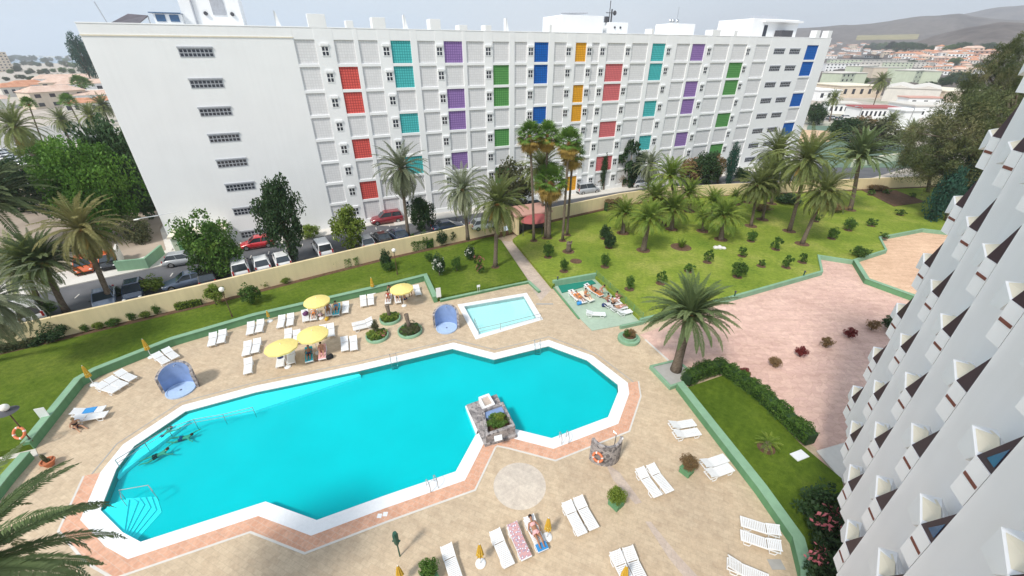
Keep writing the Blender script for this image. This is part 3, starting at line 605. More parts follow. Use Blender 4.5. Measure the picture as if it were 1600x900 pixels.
for c in range(-2, 6):
    f0 = F0+(c-1)*PITCHB
    for k in range(0, 9):
        zt = -.08-2.8*k+2.8*1
        if CAMZ+zt-1.2 < 3.5: continue
        if zt > 3.2: continue
        if c < 0 and k > 3: pass
        # balcony: near parapet strip + stepped nose that carries the slab
        q = [(f0+.02, -5.14), (f0+.55, -4.97), (f0+1.9, -5.22), (f0+3.05, -5.35), (f0+3.2, -5.75), (f0+2.4, -6.0), (f0+.6, -6.3)]
        bt = [0, 0, -.62, -.70, -.72, -.8, -.8]; bb = [-1.18, -1.18, -1.35, -1.55, -1.5, -1.3, -1.18]
        top = [B(a, o, zt+h) for (a, o), h in zip(q, bt)]; bot = [B(a, o, zt+h) for (a, o), h in zip(q, bb)]
        bal = hexa([B(f0+.02, -5.14, zt), B(f0+.55, -4.97, zt), B(f0+.62, -5.1, zt), B(f0+.1, -5.27, zt)], [B(f0+.02, -5.14, zt-1.2), B(f0+.55, -4.97, zt-1.2), B(f0+.62, -5.1, zt-1.2), B(f0+.1, -5.27, zt-1.2)])
        nose_t = [B(f0+.56, -4.985, zt-.04), B(f0+1.62, -5.0, zt+.12), B(f0+1.80, -5.5, zt+.10), B(f0+1.12, -5.36, zt+.34), B(f0+.58, -5.5, zt+.1)]
        nose_b = [B(f0+.88, -5.0, zt-.46), B(f0+1.62, -5.0, zt-.66), B(f0+1.85, -5.6, zt-.7), B(f0+1.2, -6.1, zt-.6), B(f0+.7, -6.2, zt-.5)]
        n2 = hexa(nose_t, nose_b); bal.v += n2.v; bal.f += [tuple(i+8 for i in f) for f in n2.f]
        bo = obj('balcony', bal, 'block_white', block)
        obj('slit', hexa([B(f0+.04, -5.12, zt-.50), B(f0+.50, -4.972, zt-.50), B(f0+.52, -5.02, zt-.50), B(f0+.06, -5.16, zt-.50)], [B(f0+.04, -5.12, zt-.60), B(f0+.50, -4.972, zt-.60), B(f0+.52, -5.02, zt-.60), B(f0+.06, -5.16, zt-.60)]), 'rust_slot', bo)
        obj('floor', hexa([B(f0+.74, -5.04, zt+.005), B(f0+1.50, -5.05, zt+.125), B(f0+1.56, -5.34, zt+.185), B(f0+1.12, -5.33, zt+.35), B(f0+.70, -5.36, zt+.14)], [B(f0+.74, -5.04, zt-.2), B(f0+1.50, -5.05, zt-.1), B(f0+1.56, -5.34, zt-.1), B(f0+1.12, -5.33, zt-.1), B(f0+.70, -5.36, zt-.2)]), 'cream_plaster', bo)
        sc_ = MB(); p1, p2, p3 = B(f0+.55, -4.99, zt+.01), B(f0+.03, -5.16, zt+.01), B(f0+.03, -5.16, zt+1.3); off = BN*-.05
        sc_.add([p1, p2, p3, p1+off, p2+off, p3+off], [(0, 1, 2), (5, 4, 3), (0, 3, 4, 1), (1, 4, 5, 2), (2, 5, 3, 0)])
        obj('timber_screen', sc_, 'brown_tile', bo)
        gl = MB(); p4, p5, p6 = B(f0+.30, -5.055, zt+.22), B(f0+.05, -5.14, zt+.2), B(f0+.05, -5.14, zt+.8); off = BN*.012
        gl.add([p4+off, p5+off, p6+off, p4, p5, p6], [(0, 1, 2), (5, 4, 3), (0, 3, 4, 1), (1, 4, 5, 2), (2, 5, 3, 0)])
        if c < 2: obj('glass_pane', gl, 'blue_glass', bo)
# ================================================================== FAR LAND: hills, haze
R_ = random.Random(11)
def azel(px, py): r = ray(px, py); return math.atan2(r.x, r.y), r.z/math.hypot(r.x, r.y)
def crest(pts): q = sorted(azel(*p) for p in pts); return [a for a, e in q], [e for a, e in q]
LAY = [(1250, 330, crest([(1380, 84), (1420, 70), (1460, 56), (1510, 43), (1560, 36), (1620, 38), (1720, 46), (1900, 60)])),
       (2500, 620, crest([(1000, 84), (1150, 62), (1230, 46), (1290, 41), (1340, 38), (1400, 32), (1450, 26), (1500, 22), (1522, 27), (1560, 30), (1600, 31), (1800, 30)])),
       (4000, 800, crest([(1350, 70), (1440, 38), (1480, 28), (1520, 21), (1560, 13), (1600, 9), (1700, 14), (1900, 20)]))]
def smooth(x): x = max(0, min(1, x)); return x*x*(3-2*x)
def fbm(x, y):
    from mathutils import noise
    return noise.fractal(Vector((x, y, 0)), 1.0, 2.0, 5)
def terr(az, r):
    h = 14*smooth((r-380)/1400)*smooth((az-.40)/.12)
    nzv = fbm(az*14, r*.0022)
    for rc, wd, (A, E) in LAY:
        e = float(np.interp(az, A, E, left=-.05, right=E[-1])); top = e*rc+CAMZ-Z_ST
        if top <= 0: continue
        d = (r-rc)/wd; g = math.exp(-d*d*1.6) if d < 0 else math.exp(-d*d*.5)
        h = max(h, top*g*(1+.10*nzv*(1-g*.7))+nzv*top*.12*min(1, abs(d)))
    return Z_ST+h*smooth((r-330)/250)
mb = MB(); NA, NR = 230, 120; rr = [340+(5200-340)*(j/NR)**1.45 for j in range(NR+1)]
for i in range(NA+1):
    az = .28+(1.12-.28)*i/NA
    for j in range(NR+1): h = terr(az, rr[j]); mb.v.append((sin(az)*rr[j], cos(az)*rr[j], h if j else Z_ST-1))
for i in range(NA):
    for j in range(NR): a = i*(NR+1)+j; mb.f.append((a, a+1, a+NR+2, a+NR+1))
struct('hills', mb, 'hill_ground', smooth=True)
def hit(px, py):
    az, e = azel(px, py); r = 120.0
    while r < 5000:
        z = CAMZ+e*r
        if z <= (terr(az, r) if r > 340 else Z_ST): break
        r += 4 if r < 1500 else 15
    return Vector((sin(az)*r, cos(az)*r, z))
mb = MB(); i0 = 0; AZ = [azel(x, 60)[0] for x in range(1338, 1436, 4)]; RR = [1180+40*k for k in range(8)]
for az in AZ:
    for r in RR: mb.v.append((sin(az)*r, cos(az)*r, max(terr(az, r), CAMZ+azel(1400, 62-8*(r-1180)/280)[1]*r)))
for i in range(len(AZ)-1):
    for j in range(len(RR)-1): a = i*len(RR)+j; mb.f.append((a, a+1, a+len(RR)+1, a+len(RR)))
struct('hill_field', mb, 'field_yellow', smooth=True)
sea_mb = MB().slab([Vector((-5350, 900, 0)), Vector((-380, 1250, 0)), Vector((-100, 5000, 0)), Vector((-100, 5350, 0)), Vector((-5350, 5350, 0))], Z_ST-.01, Z_ST+.3)
struct('sea', sea_mb, 'sea_water')
hz = MB().box(-5400, 5400, -290, 5400, -4, 345)
hm = bpy.data.materials.new('haze'); hm.use_nodes = True; hn = hm.node_tree; hn.nodes.remove(hn.nodes['Principled BSDF'])
pv = hn.nodes.new('ShaderNodeVolumePrincipled'); pv.inputs['Color'].default_value = (.84, .88, .94, 1); pv.inputs['Density'].default_value = .00022; pv.inputs['Anisotropy'].default_value = .2
hn.links.new(pv.outputs[0], hn.nodes['Material Output'].inputs['Volume']); ho = obj('haze', hz, hm); ho['kind'] = 'stuff'
ho['label'] = 'pale blue haze in the air over the town and hills'
# ================================================================== VEGETATION PROTOTYPE MESHES
def leaf_quads(mb, centres, size, rnd, flat=.0, aspect=1.8):
    for c in centres:
        d = Vector((rnd.gauss(0, 1), rnd.gauss(0, 1), rnd.gauss(0, 1)*(1-flat)+.25)).normalized(); u = d.orthogonal().normalized(); v = d.cross(u)
        a = rnd.uniform(0, 2*pi); u, v = u*cos(a)+v*sin(a), v*cos(a)-u*sin(a); s = size*rnd.uniform(.6, 1.35)
        p = Vector(c); mb.add([p-u*s*aspect*.5, p+v*s*.5, p+u*s*aspect*.5, p-v*s*.5], [(0, 1, 2, 3)])
def crown_mesh(name, mat, nclump, nleaf, size, seed, shape=(1, 1, 1), clump=.30, hollow=.35, aspect=1.8):
    rnd = random.Random(seed); mb = MB(); cs = []
    for i in range(nclump):
        while 1:
            p = Vector((rnd.uniform(-1, 1), rnd.uniform(-1, 1), rnd.uniform(-1, 1)))
            if hollow < p.length < 1: break
        p *= .78*rnd.uniform(.85, 1.15); cs.append((p, clump*rnd.uniform(.6, 1.3)))
    cen = []
    for i in range(nleaf):
        p, r = rnd.choice(cs); d = Vector((rnd.gauss(0, 1), rnd.gauss(0, 1), rnd.gauss(0, 1)+.3)).normalized()*r*rnd.uniform(.55, 1.08); q = p+d
        cen.append((q.x*shape[0], q.y*shape[1], q.z*shape[2]))
    leaf_quads(mb, cen, size, rnd, aspect=aspect); me = bpy.data.meshes.new(name); me.from_pydata(mb.v, [], mb.f); me.materials.append(M[mat]); return me
def frond(mb, az, e0, L, droop, nl, lw, ll, rnd, base=(0, 0, 0), lift=.5):
    p = Vector(base); hd = Vector((cos(az), sin(az), 0)); e = e0; seg = 12; pts = [p.copy()]; side = Vector((-sin(az), cos(az), 0)); tw = rnd.uniform(-.25, .25)
    for i in range(seg):
        e -= droop*(.35+1.3*(i/seg))/seg; p = p+(hd*cos(e)+Vector((0, 0, sin(e))))*(L/seg); p += side*tw*L*.012*i/seg; pts.append(p.copy())
    mb.tube(pts, [lw*.9*(1-.8*i/seg) for i in range(seg+1)], 3, cap=False)
    for k in range(nl):
        t = .12+.88*(k+.5)/nl; x = t*seg; i = min(int(x), seg-1); q = pts[i].lerp(pts[i+1], x-i); tg = (pts[i+1]-pts[i]).normalized(); up = side.cross(tg)*-1
        if up.z < 0: up = -up
        ln = ll*L*(sin(pi*min(1, t*.9+.12))**.6)*rnd.uniform(.85, 1.1)
        for s in (-1, 1):
            d = (side*s*.85+tg*(.45+.5*t)+up*(lift-.9*t*rnd.uniform(.3, .9))).normalized(); wv = tg.cross(d).cross(d).normalized()*lw*1.05
            e_ = q+d*ln+Vector((0, 0, -ln*.18))
            mb.add([q-wv, q+d*ln*.5+wv*.6, e_, q+d*ln*.5-wv*.9], [(0, 1, 2, 3)])
def palm_crown(name, mat, n, seed, e_hi=80, e_lo=-35, droop=1.5, nl=26, lw=.011, ll=.2, lift=.5, cut=1.0):
    rnd = random.Random(seed); mb = MB()
    for i in range(n):
        t = i/(n-1); az = i*2.39996+rnd.uniform(-.15, .15); e0 = radians(e_hi+(e_lo-e_hi)*t**.9+rnd.uniform(-7, 7)); 
        frond(mb, az, e0, cut*rnd.uniform(.86, 1.08), droop*(.55+.6*min(1, t+.2))*rnd.uniform(.8, 1.2), nl, lw, ll, rnd, (cos(az)*.03, sin(az)*.03, .05-.1*t), lift)
    me = bpy.data.meshes.new(name); me.from_pydata(mb.v, [], mb.f); me.materials.append(M[mat]); return me
def fan_crown(name, mat, n, seed, e_hi=80, e_lo=-40, fl=.5):
    rnd = random.Random(seed); mb = MB()
    for i in range(n):
        t = i/(n-1); az = i*2.39996+rnd.uniform(-.2, .2); e = radians(e_hi+(e_lo-e_hi)*t+rnd.uniform(-8, 8)); hd = Vector((cos(az)*cos(e), sin(az)*cos(e), sin(e))); pl = rnd.uniform(.42, .6)
        c = hd*pl; mb.tube([Vector((0, 0, 0)), c], [.014, .009], 3, cap=False); side = Vector((-sin(az), cos(az), 0)); up = hd.cross(side)
        for k in range(15):
            a = (k/14-.5)*2.9; d = (hd*cos(a)+side*sin(a)+Vector((0, 0, -.35*abs(sin(a))))).normalized(); ln = fl*rnd.uniform(.85, 1.1)*(1-.15*abs(a)/1.45)
            s2 = (side*cos(a)-hd*sin(a))*.028; tip = c+d*ln+Vector((0, 0, -ln*.22)); m_ = c+d*ln*.6
            mb.add([c, m_+s2, tip, m_-s2], [(0, 1, 2, 3)])
    me = bpy.data.meshes.new(name); me.from_pydata(mb.v, [], mb.f); me.materials.append(M[mat]); return me
ME = {}
ME['date'] = [palm_crown('date_fronds', 'frond_green', 92, s, 86, -40, 1.3, 36, .0115, .125, .35) for s in (1, 2)]
ME['gold'] = [palm_crown('olive_fronds', 'frond_gold', 88, 33, 84, -50, 1.5, 38, .0115, .12, .3)]
ME['grey'] = [palm_crown('grey_fronds', 'frond_grey', 86, s, 84, -60, 1.45, 36, .0115, .12, .3) for s in (3, 4)]
ME['canary'] = [palm_crown('canary_fronds', 'frond_dark', 90, s, 86, 0, 1.15, 42, .013, .10, .5) for s in (5,)]
ME['young'] = [palm_crown('young_fronds', 'frond_lime', 74, s, 86, -10, 1.25, 34, .0125, .15, .4) for s in (7, 8)]
ME['big'] = [palm_crown('big_fronds', 'frond_dark', 64, 12, 75, -38, 1.35, 62, .010, .095, .35)]
ME['cycad'] = [palm_crown('cycad_fronds', 'frond_lime', 22, s, 70, 0, 1.1, 16, .02, .16) for s in (9,)]
ME['fan'] = [fan_crown('fan_fronds', 'fan_green', 44, s, 85, -12) for s in (1, 2)]
ME['skirt'] = [fan_crown('dry_skirt', 'frond_dry', 40, 3, 2, -80, .5)]
ME['dateskirt'] = [palm_crown('dry_fronds', 'frond_dry', 14, 6, -35, -75, .5, 18, .012, .16, .2, .7)]
ME['tree'] = [crown_mesh('tree_leaves', 'leaf_green', 50, 9000, .052, s) for s in (1, 2)]
ME['dark'] = [crown_mesh('dark_leaves', 'leaf_dark', 50, 9000, .052, s) for s in (3, 4)]
ME['bright'] = [crown_mesh('bright_leaves', 'leaf_bright', 90, 20000, .034, s, clump=.24) for s in (5, 6)]
ME['limetree'] = [crown_mesh('lime_leaves', 'leaf_lime', 40, 4600, .07, 7)]
ME['olive'] = [crown_mesh('olive_leaves', 'leaf_olive', 36, 4200, .07, 8)]
ME['sparse'] = [crown_mesh('sparse_leaves', 'leaf_dark', 26, 1900, .085, 9, clump=.2)]
ME['casuarina'] = [crown_mesh('needle_tufts', 'leaf_casuarina', 110, 40000, .010, s, (1, 1, 1), .17, .3, 6) for s in (10, 11)]
ME['bluegreen'] = [crown_mesh('cypress_leaves', 'leaf_blue_green', 60, 5390, .055, 12, hollow=.1)]
ME['redtree'] = [crown_mesh('red_leaves', 'leaf_brown', 40, 3500, .07, 13)]
ME['shrub'] = [crown_mesh('shrub_leaves', 'leaf_green', 44, 2000, .095, s, hollow=.0) for s in (21, 22)]
ME['shrub_lime'] = [crown_mesh('shrub_leaves', 'leaf_lime', 44, 2000, .095, s, hollow=.0) for s in (23,)]
ME['shrub_dark'] = [crown_mesh('shrub_leaves', 'leaf_dark', 46, 2200, .095, s, hollow=.0) for s in (24,)]
ME['shrub_red'] = [crown_mesh('shrub_leaves', 'leaf_red', 50, 2600, .085, s, hollow=.0) for s in (25,)]
ME['shrub_brown'] = [crown_mesh('shrub_leaves', 'leaf_brown', 50, 2600, .085, s, hollow=.0) for s in (26,)]
ME['sparse_shrub'] = [crown_mesh('shrub_leaves', 'leaf_green', 14, 330, .17, s, hollow=.0, clump=.25) for s in (27,)]
ME['flowers'] = [crown_mesh('blossom', 'flower_white', 16, 170, .12, 28, hollow=.5)]
ME['pinkflowers'] = [crown_mesh('blossom', 'flower_pink', 16, 170, .12, 29, hollow=.5)]
def inst(name, me, parent, loc, s, rz=0):
    o = bpy.data.objects.new(name, me); COL.objects.link(o); o.parent = parent; o.location = loc
    o.scale = s if hasattr(s, '__len__') else (s, s, s); o.rotation_euler = (0, 0, rz); return o
cnt = [0]
def pick(k): cnt[0] += 1; return ME[k][cnt[0] % len(ME[k])]
def soil_ring(parent, r, z=0.0):
    return obj('soil_ring', MB().lathe([(r, .0), (r*.93, .05), (r*.6, .035), (.02, .045)], 18), 'soil', parent, loc=(0, 0, z))
def palm(kind, base, crown, rpx, label, z=Z_LAWN-.08, tr=.2, skirt=None, ring=0, group=None, bulge=1.0, bark_='bark_palm', cat='palm tree', squash=1.0, name='palm_tree'):
    b = P(*base, z) if len(base) == 2 else Vector(base); c = onY(*crown, b.y); R = rpx*depth(c)/FPX*1.08
    o = thing(name, label, cat, b, 0, group); d = c-b; H_ = d.z
    pts = [Vector((d.x*(t**1.25), 0, H_*t)) for t in [i/9 for i in range(10)]]; pts[0].z = -.15
    rs = [tr*(1.35 if i == 0 else 1.08 if i == 1 else 1.0-.15*i/9) for i in range(10)]
    if bulge > 1: rs[8] *= bulge*.95; rs[9] *= bulge; rs[7] *= (1+bulge)/2
    obj('trunk', MB().tube(pts, rs, 12), bark_, o, smooth=True)
    if H_ > 2.2: obj('fibre_collar', MB().tube([Vector((d.x*.97, 0, H_-.42)), Vector((d.x*.985, 0, H_-.2)), Vector((d.x, 0, H_+.12))], [tr*1.0*bulge, tr*1.45*bulge, tr*.9], 10), 'bark_fibre', o, smooth=True)
    inst('crown', pick(kind), o, (d.x, 0, H_), (R, R, R*squash), R_.uniform(0, 6.28))
    if skirt: inst('dry_fronds', pick(skirt), o, (d.x, 0, H_-.2), R*(.92 if skirt == 'skirt' else .9), R_.uniform(0, 6.28))
    if ring: soil_ring(o, ring)
    return o
def tree(kind, base, crown, rx, ry, label, z=Z_ST, tr=.16, group=None, cat='tree', limbs=5, name='tree', ryw=None):
    b = P(*base, z) if len(base) == 2 else Vector(base); c = onY(*crown, b.y); dp = depth(c)/FPX; RX, RZ = rx*dp, ry*dp/max(.55, cos(PITCH)*.98)
    o = thing(name, label, cat, b, 0, group); d = c-b; rnd = random.Random(int(base[0])+int(base[1]))
    tm = MB(); tm.tube([Vector((0, 0, -.2)), Vector((d.x*.3, 0, d.z*.45)), Vector((d.x, 0, d.z+RZ*.3))], [tr*1.3, tr, tr*.35], 9)
    for i in range(limbs):
        a = 6.28*i/limbs+rnd.uniform(-.4, .4); s0 = Vector((d.x*.4, 0, max(.3, d.z*rnd.uniform(.4, .75)))); e = Vector((d.x+cos(a)*RX*.6, sin(a)*RX*.6, d.z+RZ*rnd.uniform(-.2, .5)))
        tm.tube([s0, s0.lerp(e, .5)+Vector((0, 0, .15*RZ)), e], [tr*.6, tr*.4, tr*.12], 6)
    obj('trunk', tm, 'bark_tree', o, smooth=True)
    inst('crown', pick(kind), o, (d.x, 0, d.z), (RX, (ryw or 1)*RX, RZ), rnd.uniform(0, 6.28) if not ryw else 0)
    return o
def shrub(kind, base, rpx, hpx, label, z=Z_LAWN-.08, ring=0, group=None, cat='shrub', stem=False, extra=None, name='shrub'):
    b = P(*base, z) if len(base) == 2 else Vector(base); dp = depth(b)/FPX; R = rpx*dp; Hh = hpx*dp*1.1
    o = thing(name, label, cat, b, 0, group); zc = Hh*.55 if not stem else Hh*.68; rz = Hh*.52 if not stem else Hh*.38
    sm = MB(); rnd = random.Random(int(base[0]*7+base[1]))
    for i in range(4):
        a = rnd.uniform(0, 6.28); sm.tube([(0, 0, -.05), (cos(a)*R*.15, sin(a)*R*.15, zc*.5), (cos(a)*R*.4, sin(a)*R*.4, zc)], [.035, .028, .012], 5)
    obj('stems', sm, 'bark_tree', o)
    inst('foliage', pick(kind), o, (0, 0, zc), (R, R, rz), rnd.uniform(0, 6.28))
    if extra: inst('blossom', pick(extra), o, (0, 0, zc+rz*.15), (R*1.0, R*1.0, rz), 1.0)
    if ring: soil_ring(o, ring)
    return o
# ================================================================== PALMS AND TREES
G = 'palms on the right lawn'
palm('canary', (1056, 578), (1078, 492), 70, 'large dark date palm in the square green-edged planter beside the pink terrace', z=.3, tr=.36, bulge=1.4, squash=1.0, cat='palm tree')
SK = 'dateskirt'
for (b, c, r, k, tr, sk, lab) in [
  ((1173, 353), (1184, 290), 34, 'date', .2, SK, 'slim date palm at the left of two leaning palms in front of the yellow wall'),
  ((1191, 343), (1202, 276), 38, 'date', .2, None, 'slim date palm just behind and right of another leaning date palm by the yellow wall'),
  ((1205, 318), (1214, 240), 42, 'date', .22, None, 'tall date palm with feathery crown in front of the blue corner panel of the hotel'),
  ((1233, 361), (1262, 250), 54, 'date', .25, SK, 'tallest date palm of the right lawn with the widest crown'),
  ((1253, 381), (1289, 300), 43, 'date', .25, SK, 'date palm leaning right with orange fibre under its crown on the lime lawn'),
  ((1328, 328), (1343, 244), 48, 'canary', .3, None, 'broad dark palm with leaning reddish trunk nearest the soil bed'),
  ((1005, 391), (1014, 342), 34, 'young', .34, None, 'stout young palm with a bare patterned trunk on the lime lawn'),
  ((973, 364), (976, 334), 28, 'young', .3, None, 'short dark-based palm left of the stout trunked palm'),
  ((1049, 358), (1052, 328), 32, 'young', .3, None, 'squat palm behind the spiky agave in its ring'),
  ((1033, 351), (1024, 310), 32, 'young', .28, None, 'bushy palm in the back left of the clustered palms near the yellow wall'),
  ((1056, 331), (1047, 276), 36, 'young', .28, None, 'tallest of the clustered young palms close to the yellow wall'),
  ((1077, 330), (1077, 302), 26, 'young', .3, None, 'yellow-green palm with short thick trunk right of the palm cluster'),
  ((1098, 361), (1098, 340), 17, 'young', .18, None, 'small palm in a dark soil ring left of the white rock'),
  ((1126, 374), (1132, 338), 34, 'young', .34, None, 'spreading young palm above the white rock'),
  ((1112, 340), (1114, 316), 26, 'young', .24, None, 'young palm half hidden behind the spreading palm with the white rock'),
  ((1149, 319), (1149, 306), 14, 'young', .14, None, 'little palm by the yellow wall left of the leaning date palms'),
  ((1168, 316), (1169, 305), 12, 'young', .14, None, 'tiny palm by the yellow wall between the hotel cypress and the leaning palms')]:
    palm(k, b, c, r, lab, z=.42, tr=tr, skirt=sk, ring=.9, group=G, bulge=1.25 if k == 'canary' else 1.0)
for (b, c, r, lab) in [((834, 376), (828, 212), 25, 'leftmost tall fan palm with a thin dark trunk by the entrance canopy'), ((852, 372), (855, 211), 24, 'tall fan palm second from the left in the fan palm group by the canopy'),
                       ((879, 376), (889, 222), 25, 'tall fan palm with yellow dead skirt right of the fan palm group'), ((886, 367), (895, 242), 22, 'tall fan palm at the right end of the group, its trunk against the wall'),
                       ((857, 372), (860, 284), 31, 'shorter thick-trunked fan palm in the middle of the group by the red canopy')]:
    palm('fan', b, c, r, lab, z=.42, tr=.17 if r != 31 else .3, skirt='skirt', ring=.55, group='fan palms beside the entrance')
palm('date', (848, 340), (846, 262), 40, 'feathery date palm behind the fan palms at the entrance', z=Z_ST, tr=.2, group='street palms')
palm('date', (774, 417), (778, 318), 50, 'date palm with orange fibre collar standing on the corner of the left lawn', z=.48, tr=.24, skirt=SK, ring=.5, bulge=1.3)
palm('grey', (638, 369), (626, 264), 46, 'grey-green date palm with drooping fronds behind the boundary wall next to the dark red car', z=Z_ST, tr=.22, group='street palms')
palm('grey', (731, 373), (723, 296), 44, 'grey-green date palm behind the boundary wall next to the bicycles', z=Z_ST, tr=.22, group='street palms')
palm('grey', (1012, 303), (1016, 258), 28, 'grey date palm behind the wall in front of the teal hotel panels', z=Z_ST, tr=.18, group='street palms')
palm('gold', (176, 474), (128, 358), 60, 'leaning date palm with olive-yellow fronds over the parked orange car', z=Z_ST, tr=.24, skirt=SK)
palm('canary', (104, 487), (66, 410), 56, 'dark date palm right of a pair leaning left over the yellow wall', z=Z_ST, tr=.25)
palm('date', (70, 490), (38, 415), 55, 'dark date palm left of a pair leaning left over the yellow wall', z=Z_ST, tr=.22)
palm('date', (62, 262), (24, 198), 42, 'olive date palm by the side car park at the left edge', z=Z_ST, tr=.3, skirt=SK)
palm('canary', (-70, 400), (-25, 318), 95, 'dark date palm half outside the left edge above the green bushes', z=Z_ST, tr=.3)
palm('grey', (-60, 560), (-20, 470), 75, 'date palm cut by the left edge over the white parked cars', z=Z_ST, tr=.25)
palm('fan', (78, 250), (45, 163), 12, 'small distant fan palm with a thin slanting trunk near the peach house', z=Z_ST, tr=.15, group='distant palms')
for (b, c, r, k, lab) in [((108, 218), (97, 188), 22, 'date', 'distant date palm left of a pair above the big green tree'), ((128, 200), (107, 160), 14, 'fan', 'distant palm with a ragged crown above the pink roofs'),
                          ((158, 220), (142, 182), 24, 'date', 'distant olive date palm touching the hotel edge'), ((170, 190), (160, 165), 20, 'date', 'distant date palm beside the hotel end wall'),
                          ((140, 158), (124, 130), 13, 'fan', 'distant fan palm over the white roofs'), ((128, 155), (133, 132), 12, 'fan', 'distant fan palm nearest the hotel end over the white roofs')]:
    palm(k, b, c, r, lab, z=Z_ST, tr=.22, group='distant palms')
for (b, c, r, k, lab) in [((1362, 172), (1377, 127), 16, 'date', 'tall distant palm in front of the white industrial halls'), ((1296, 190), (1303, 153), 14, 'date', 'distant palm between the hotel corner and the red stripes shop'),
                          ((1382, 215), (1392, 190), 18, 'date', 'distant palm before the white wall of the halls'), ((1418, 238), (1423, 206), 22, 'date', 'distant drooping palm near the brown wispy trees')]:
    palm(k, b, c, r, lab, z=Z_ST, tr=.22, group='distant palms')
# the near crown rising at the lower left corner
palm('big', (-13.0, 6.1, 0), (-85, 905), 205, 'big palm in the near lower left corner with long arching fronds', z=0, tr=.35, squash=.9)
# broad trees
tree('tree', (352, 430), (326, 386), 44, 50, 'leafy green tree with twin trunks among the cars parked behind the wall', tr=.14, limbs=7)
tree('dark', (456, 407), (440, 338), 35, 62, 'tall dark leafy tree in front of the blank hotel wall')
tree('limetree', (552, 388), (546, 354), 28, 30, 'round yellow-green tree behind the wall next to the silver car')
tree('dark', (658, 360), (657, 334), 22, 28, 'dark small tree behind the wall right of the grey-green palm')
tree('limetree', (484, 372), (484, 362), 16, 10, 'low yellow-green bush tree beside the hotel front')
tree('olive', (802, 330), (798, 290), 36, 32, 'grey-olive bushy tree left of the fan palms')
tree('sparse', (985, 293), (985, 255), 26, 40, 'open-branched dark tree with an uneven top left of the grey palm')
tree('dark', (943, 297), (943, 268), 6, 28, 'narrow dark conifer on the street by the coral panel', limbs=2)
tree('redtree', (925, 292), (925, 284), 26, 14, 'brownish bush tree behind the wall below the coral panel', group=None)
tree('redtree', (962, 290), (966, 283), 16, 14, 'brownish bush tree right of the narrow conifer')
tree('redtree', (1082, 285), (1082, 266), 22, 18, 'reddish flowering tree on the left of the dark clump by the hotel')
tree('dark', (1106, 286), (1106, 262), 26, 24, 'dense dark tree between the reddish tree and the cypress')
tree('redtree', (1122, 286), (1120, 262), 14, 20, 'reddish tree close against the cypress by the hotel')
tree('bluegreen', (1139, 287), (1143, 258), 10, 34, 'slim pointed cypress at the right end of the dark clump', limbs=2)
tree('dark', (1160, 283), (1160, 272), 14, 10, 'low dark bush tree right of the cypress')
tree('bright', (165, 372), (142, 292), 66, 78, 'big bright green tree left of the hotel end wall')
tree('bright', (95, 330), (92, 268), 40, 44, 'bright green tree behind the leaning olive palm')
tree('dark', (205, 345), (186, 262), 46, 74, 'dark green tree pressed against the hotel end wall')
tree('dark', (232, 330), (212, 300), 30, 60, 'dark tree in the shade of the hotel end')
tree('dark', (15, 330), (18, 290), 44, 44, 'dark green tree at the left edge under the car park')
tree('limetree', (62, 255), (52, 235), 24, 14, 'low lime-green bush by the side car park')
tree('olive', (215, 380), (212, 362), 22, 20, 'dark olive bush on the dry ground by the hotel end')
tree('bluegreen', (150, 145), (128, 88), 16, 32, 'tall distant conifer with feathery tiers beside the hotel end', tr=.4)
tree('casuarina', (1510, 330), (1500, 225), 88, 78, 'wide wispy casuarina tree with olive-brown foliage beside the white block', z=.4, tr=.4, limbs=9)
tree('casuarina', (1545, 318), (1548, 130), 42, 62, 'tall thin casuarina top rising above the town view', z=.4, tr=.35, limbs=7)
tree('casuarina', (1450, 300), (1448, 235), 40, 44, 'smaller brownish casuarina at the end of the yellow wall', z=.4, tr=.25)
tree('casuarina', (1580, 310), (1585, 180), 46, 90, 'casuarina behind the upper edge of the white block', z=.4, tr=.3)
tree('bluegreen', (1478, 345), (1478, 308), 22, 48, 'dense blue-green cypress standing at the lawn edge', z=.4)
tree('bluegreen', (1520, 340), (1520, 285), 30, 60, 'dark blue-green cypress behind the other cypress near the white block', z=.4)
tree('dark', (1322, 220), (1322, 204), 26, 20, 'dark tree in front of the sports court')
tree('dark', (1278, 195), (1276, 178), 18, 16, 'dark round tree by the hotel corner')
tree('olive', (1368, 235), (1372, 214), 36, 22, 'olive tree row piece behind the yellow wall near the dark tree')
tree('redtree', (1352, 200), (1350, 192), 20, 10, 'reddish shrub tree before the striped shop')
